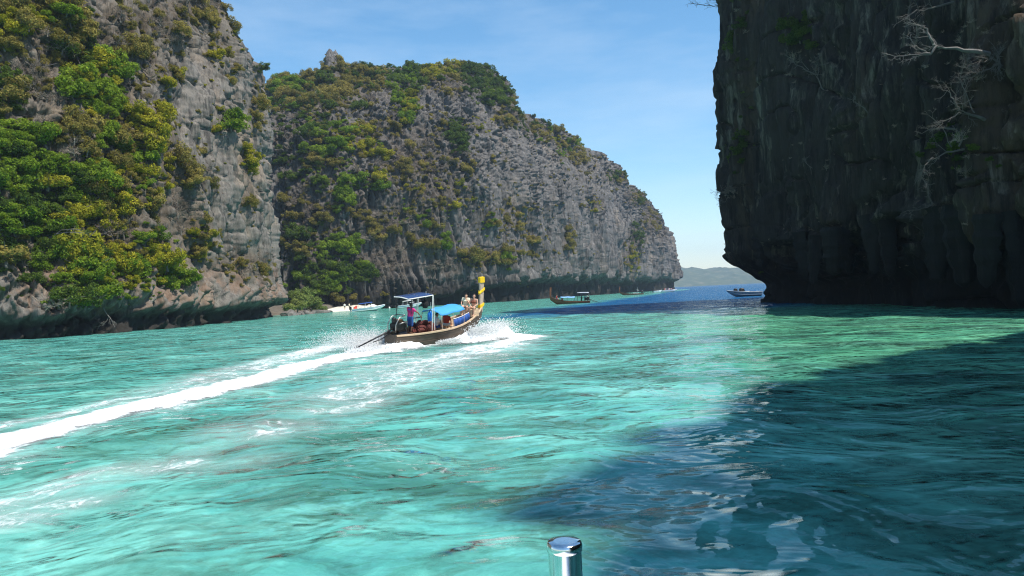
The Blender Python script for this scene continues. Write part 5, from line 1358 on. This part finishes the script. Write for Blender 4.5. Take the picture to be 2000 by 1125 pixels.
def polyd(X, Y, pts):
    """distance to a polyline and position along it"""
    best = np.full(X.shape, 1e9); tt = np.zeros(X.shape)
    pts = np.asarray(pts, float); L = np.concatenate([[0], np.cumsum(np.linalg.norm(np.diff(pts, axis=0), axis=1))])
    for i in range(len(pts) - 1):
        a, b = pts[i], pts[i + 1]; d = b - a; l2 = d @ d
        t = np.clip(((X - a[0]) * d[0] + (Y - a[1]) * d[1]) / l2, 0, 1)
        r = np.hypot(X - a[0] - t * d[0], Y - a[1] - t * d[1])
        m_ = r < best; best = np.where(m_, r, best); tt = np.where(m_, (L[i] + t * math.sqrt(l2)) / L[-1], tt)
    return best, tt
def wpts(px): return [tuple(PW(x, y))[:2] for x, y in px]
def wake():
    xs = np.arange(-22, 6, 0.085); ys = np.concatenate([np.arange(8.5, 26, 0.075), np.arange(26, 56, 0.11)])
    X, Y = np.meshgrid(xs, ys)
    trail = wpts([(790, 680), (700, 692), (600, 713), (520, 736), (400, 768), (300, 794), (200, 818), (100, 842), (0, 866), (-120, 897), (-260, 930)])
    d1, t1 = polyd(X, Y, trail)
    wdt = np.interp(t1, [0, .15, .4, .7, 1], [1.3, 1.35, 1.15, 1.15, 1.25]) * (1 + .28 * fbm(X / 1.3, Y / 1.3, 2.0, 3))
    F = 0.98 * (1 - sstep(0.15, 1.60, d1 / wdt)) * (1 + .16 * fbm(X / .8, Y / .8, 6.0, 2))
    F = np.maximum(F, .66 * (1 - sstep(.6, 2.3, d1 / wdt)) * (0.75 + .8 * pn(X / 1.6, Y / 1.6, 4.0)))
    # lacy band on the far side of the track
    far_ = wpts([(775, 656), (690, 670), (600, 690), (500, 716), (400, 742), (300, 775)])
    d2, t2 = polyd(X, Y, far_)
    F = np.maximum(F, .80 * (1 - sstep(.3, 1.9, d2 / 1.3)) * (1 - .40 * t2))
    far2 = wpts([(260, 778), (160, 800), (60, 820), (-40, 838)])
    d2, t2 = polyd(X, Y, far2); F = np.maximum(F, .56 * (1 - sstep(.2, 1.6, d2 / .8)))
    # bow wave thrown to the near side
    bow = wpts([(1030, 660), (985, 672), (930, 688), (860, 706), (800, 726), (740, 746), (680, 770)])
    d3, t3 = polyd(X, Y, bow)
    F = np.maximum(F, np.interp(t3, [0, .25, .5, 1], [.85, .68, .60, .54]) * (1 - sstep(.25, 1.35, d3 / np.interp(t3, [0, .3, 1], [1.4, 2.5, 2.4]) * (1 + .35 * fbm(X / 1.5, Y / 1.5, 5.0, 2)))))
    bow2 = wpts([(690, 790), (620, 806), (560, 826), (500, 850), (440, 880), (380, 900)])
    d4, t4 = polyd(X, Y, bow2)
    F = np.maximum(F, .60 * (1 - sstep(.1, 1.9, d4 / 1.25)) * (1 - .25 * t4) * (.85 + .7 * pn(X / 1.4, Y / 1.4, 7.0)))
    hullp = [tuple(BM @ Vector(q))[:2] for q in ((-5.2, -.3, 0), (-3.5, -.5, 0), (1.2, -.85, 0), (3.2, -.5, 0), (4.6, -.6, 0))]
    d5, t5 = polyd(X, Y, hullp)
    side = sstep(.2, 1.0, (X - np.interp(Y, [36, 48], [-7, 0.6])))
    F = np.maximum(F, np.interp(t5, [0, .22, .5, .6, 1], [1.0, .55, .6, 1.25, 1.2]) * (1 - sstep(.8, 2.6, d5 / np.interp(t5, [0, .35, .65, 1], [.9, .5, 1.1, 1.5]))))
    near_ = wpts([(120, 985), (60, 1000), (0, 1020)]); d6, _ = polyd(X, Y, near_); F = np.maximum(F, .54 * (1 - sstep(.2, 1.5, d6 / .9)))
    near_ = wpts([(330, 905), (230, 925), (120, 950), (0, 985)]); d6, _ = polyd(X, Y, near_); F = np.maximum(F, .52 * (1 - sstep(.2, 1.5, d6 / 1.0)))
    Z = wave_z(X, Y, 0.1 + 0 * X) + 0.02 + np.clip(F, 0, 1.1) ** 2 * (.03 + .07 * np.abs(fbm(X / .8, Y / .8, 1.0, 3)) + .05 * pn(X / .3, Y / .3, 2.0))
    mound = [tuple(BM @ Vector(q))[:2] for q in ((0.4, -1.0, 0), (1.8, -1.35, 0), (3.2, -1.5, 0), (4.4, -1.9, 0))]
    d7, t7 = polyd(X, Y, mound)
    F = np.maximum(F, 1.35 * (1 - sstep(.3, 1.75, d7 / np.interp(t7, [0, .5, 1], [.6, 1.25, 1.3]))))
    hgt = np.interp(t7, [0, .3, .6, .85, 1], [.14, .44, .64, .54, .12]) * (1 - sstep(.1, 1.3, d7 / 1.25))
    hgt = hgt + .22 * (1 - sstep(.2, 1.4, d1 / 1.0)) * (1 - sstep(.0, .10, t1))
    Z = Z + hgt * (1 + .45 * fbm(X / .7, Y / .7, 3.0, 4) + .55 * np.abs(pn(X / .24, Y / .24, 5.0)) * np.abs(pn(X / .5, Y / .5, 8.0)) * 2)
    keep = F > 0.07
    n, k = X.shape
    kq = keep[:-1, :-1] | keep[1:, :-1] | keep[:-1, 1:] | keep[1:, 1:]
    i, j = np.nonzero(kq)
    f = np.stack([i * k + j, i * k + j + 1, (i + 1) * k + j + 1, (i + 1) * k + j], -1)
    used, inv = np.unique(f, return_inverse=True); f = inv.reshape(-1, 4)
    me = np_mesh('wake', np.stack([X, Y, Z], -1).reshape(-1, 3)[used], f)
    if me.polygons[0].normal.z < 0: me.flip_normals()
    attr(me, 'foam', F.ravel()[used])
    tag(link('wake', me, M_FOAM), 'white foam trail churned up behind the turning longtail boat', None, None, 'stuff')
wake()

def spray(name, pts, size, label):
    n = len(pts); rng = np.random.RandomState(n)
    base = np.array([(1, 1, 1), (-1, -1, 1), (-1, 1, -1), (1, -1, -1)], float) / 1.73
    q = rng.normal(size=(n, 4)); q /= np.linalg.norm(q, axis=1)[:, None]
    w_, x, y, z = q.T
    Rm = np.stack([np.stack([1 - 2 * (y * y + z * z), 2 * (x * y - z * w_), 2 * (x * z + y * w_)], -1), np.stack([2 * (x * y + z * w_), 1 - 2 * (x * x + z * z), 2 * (y * z - x * w_)], -1), np.stack([2 * (x * z - y * w_), 2 * (y * z + x * w_), 1 - 2 * (x * x + y * y)], -1)], 1)
    v = np.einsum('nij,kj->nki', Rm, base) * size[:, None, None] + pts[:, None, :]
    f = (np.arange(n) * 4)[:, None, None] + np.array([(0, 1, 2), (0, 3, 1), (0, 2, 3), (1, 3, 2)])[None]
    me = np_mesh(name, v.reshape(-1, 3), f.reshape(-1, 3), smooth=False)
    t = NT('spray_droplets') if 'spray_droplets' not in bpy.data.materials else None
    if t:
        d = t.n('ShaderNodeBsdfDiffuse'); d.inputs[0].default_value = (0.97, 0.98, 0.98, 1)
        tl = t.n('ShaderNodeBsdfTranslucent'); tl.inputs[0].default_value = (0.97, 0.98, 0.98, 1)
        mx = t.n('ShaderNodeMixShader'); mx.inputs[0].default_value = 0.35; t.l(d.outputs[0], mx.inputs[1]); t.l(tl.outputs[0], mx.inputs[2]); t.done(mx.outputs[0])
    tag(link(name, me, bpy.data.materials['spray_droplets']), label, None, None, 'stuff')
def jets(n, p0, p1, dir_out, reach, height, seed, spread=0.5, back=(0, 0)):
    """ballistic droplets leaving the segment p0-p1 outward"""
    rng = np.random.RandomState(seed)
    s = rng.beta(1.2, 1.2, n)
    base = np.array(p0)[None] * (1 - s[:, None]) + np.array(p1)[None] * s[:, None]
    clump = 0.55 + 0.75 * np.abs(pn(s * 9, 0 * s + seed, 1.0)) + 0.2 * rng.normal(size=n)
    t = rng.beta(1.0, 1.35, n)                       # time along the arc
    out = np.array(dir_out)[None] * (reach * t * clump)[:, None]
    z = height * clump * 4 * t * (1 - t * .98) * rng.uniform(.35, 1.0, n) ** .6
    p = base + out + rng.normal(size=(n, 3)) * np.array([spread, spread, spread * .22]) * (0.25 + t)[:, None]
    p[:, 2] = np.abs(p[:, 2]) * .25 + z
    p[:, 0] += back[0] * t; p[:, 1] += back[1] * t
    return p, rng.uniform(.012, .036, n) * (1.35 - .75 * t)
sb = np.array([math.sin(R(55)), -math.cos(R(55)), 0])
def bl(x, y, z=0.05):
    v = BM @ Vector((x, y, 0)); return (v.x, v.y, z)
pa, sa = jets(14000, bl(1.0, -.95), bl(4.2, -.5, .1), sb, 3.4, 1.15, 5, .38, (-.3, -.5))
pb, sb2 = jets(6000, bl(-1.0, -.9, 0), bl(1.4, -.85, 0), sb, 1.3, .30, 6, .2, (-.4, -.6))
spray('bow_spray', np.concatenate([pa, pb]), np.concatenate([sa, sb2]), 'fan of white spray thrown out beside the longtail bow')
pc, sc_ = jets(18000, bl(-5.8, .3, 0), bl(-1.5, 1.0, 0), -sb, 3.2, 1.15, 8, .40, (-1.0, -1.6))
pd_, sd2 = jets(8000, bl(-6.8, 0, 0), bl(-4.2, -.3, 0), np.array([.3, -.9, 0]), 1.6, .32, 9, .35)
spray('stern_spray', np.concatenate([pc, pd_]), np.concatenate([sc_ * .74, sd2 * .8]), 'thin mist of spray beside the engine and propeller shaft')
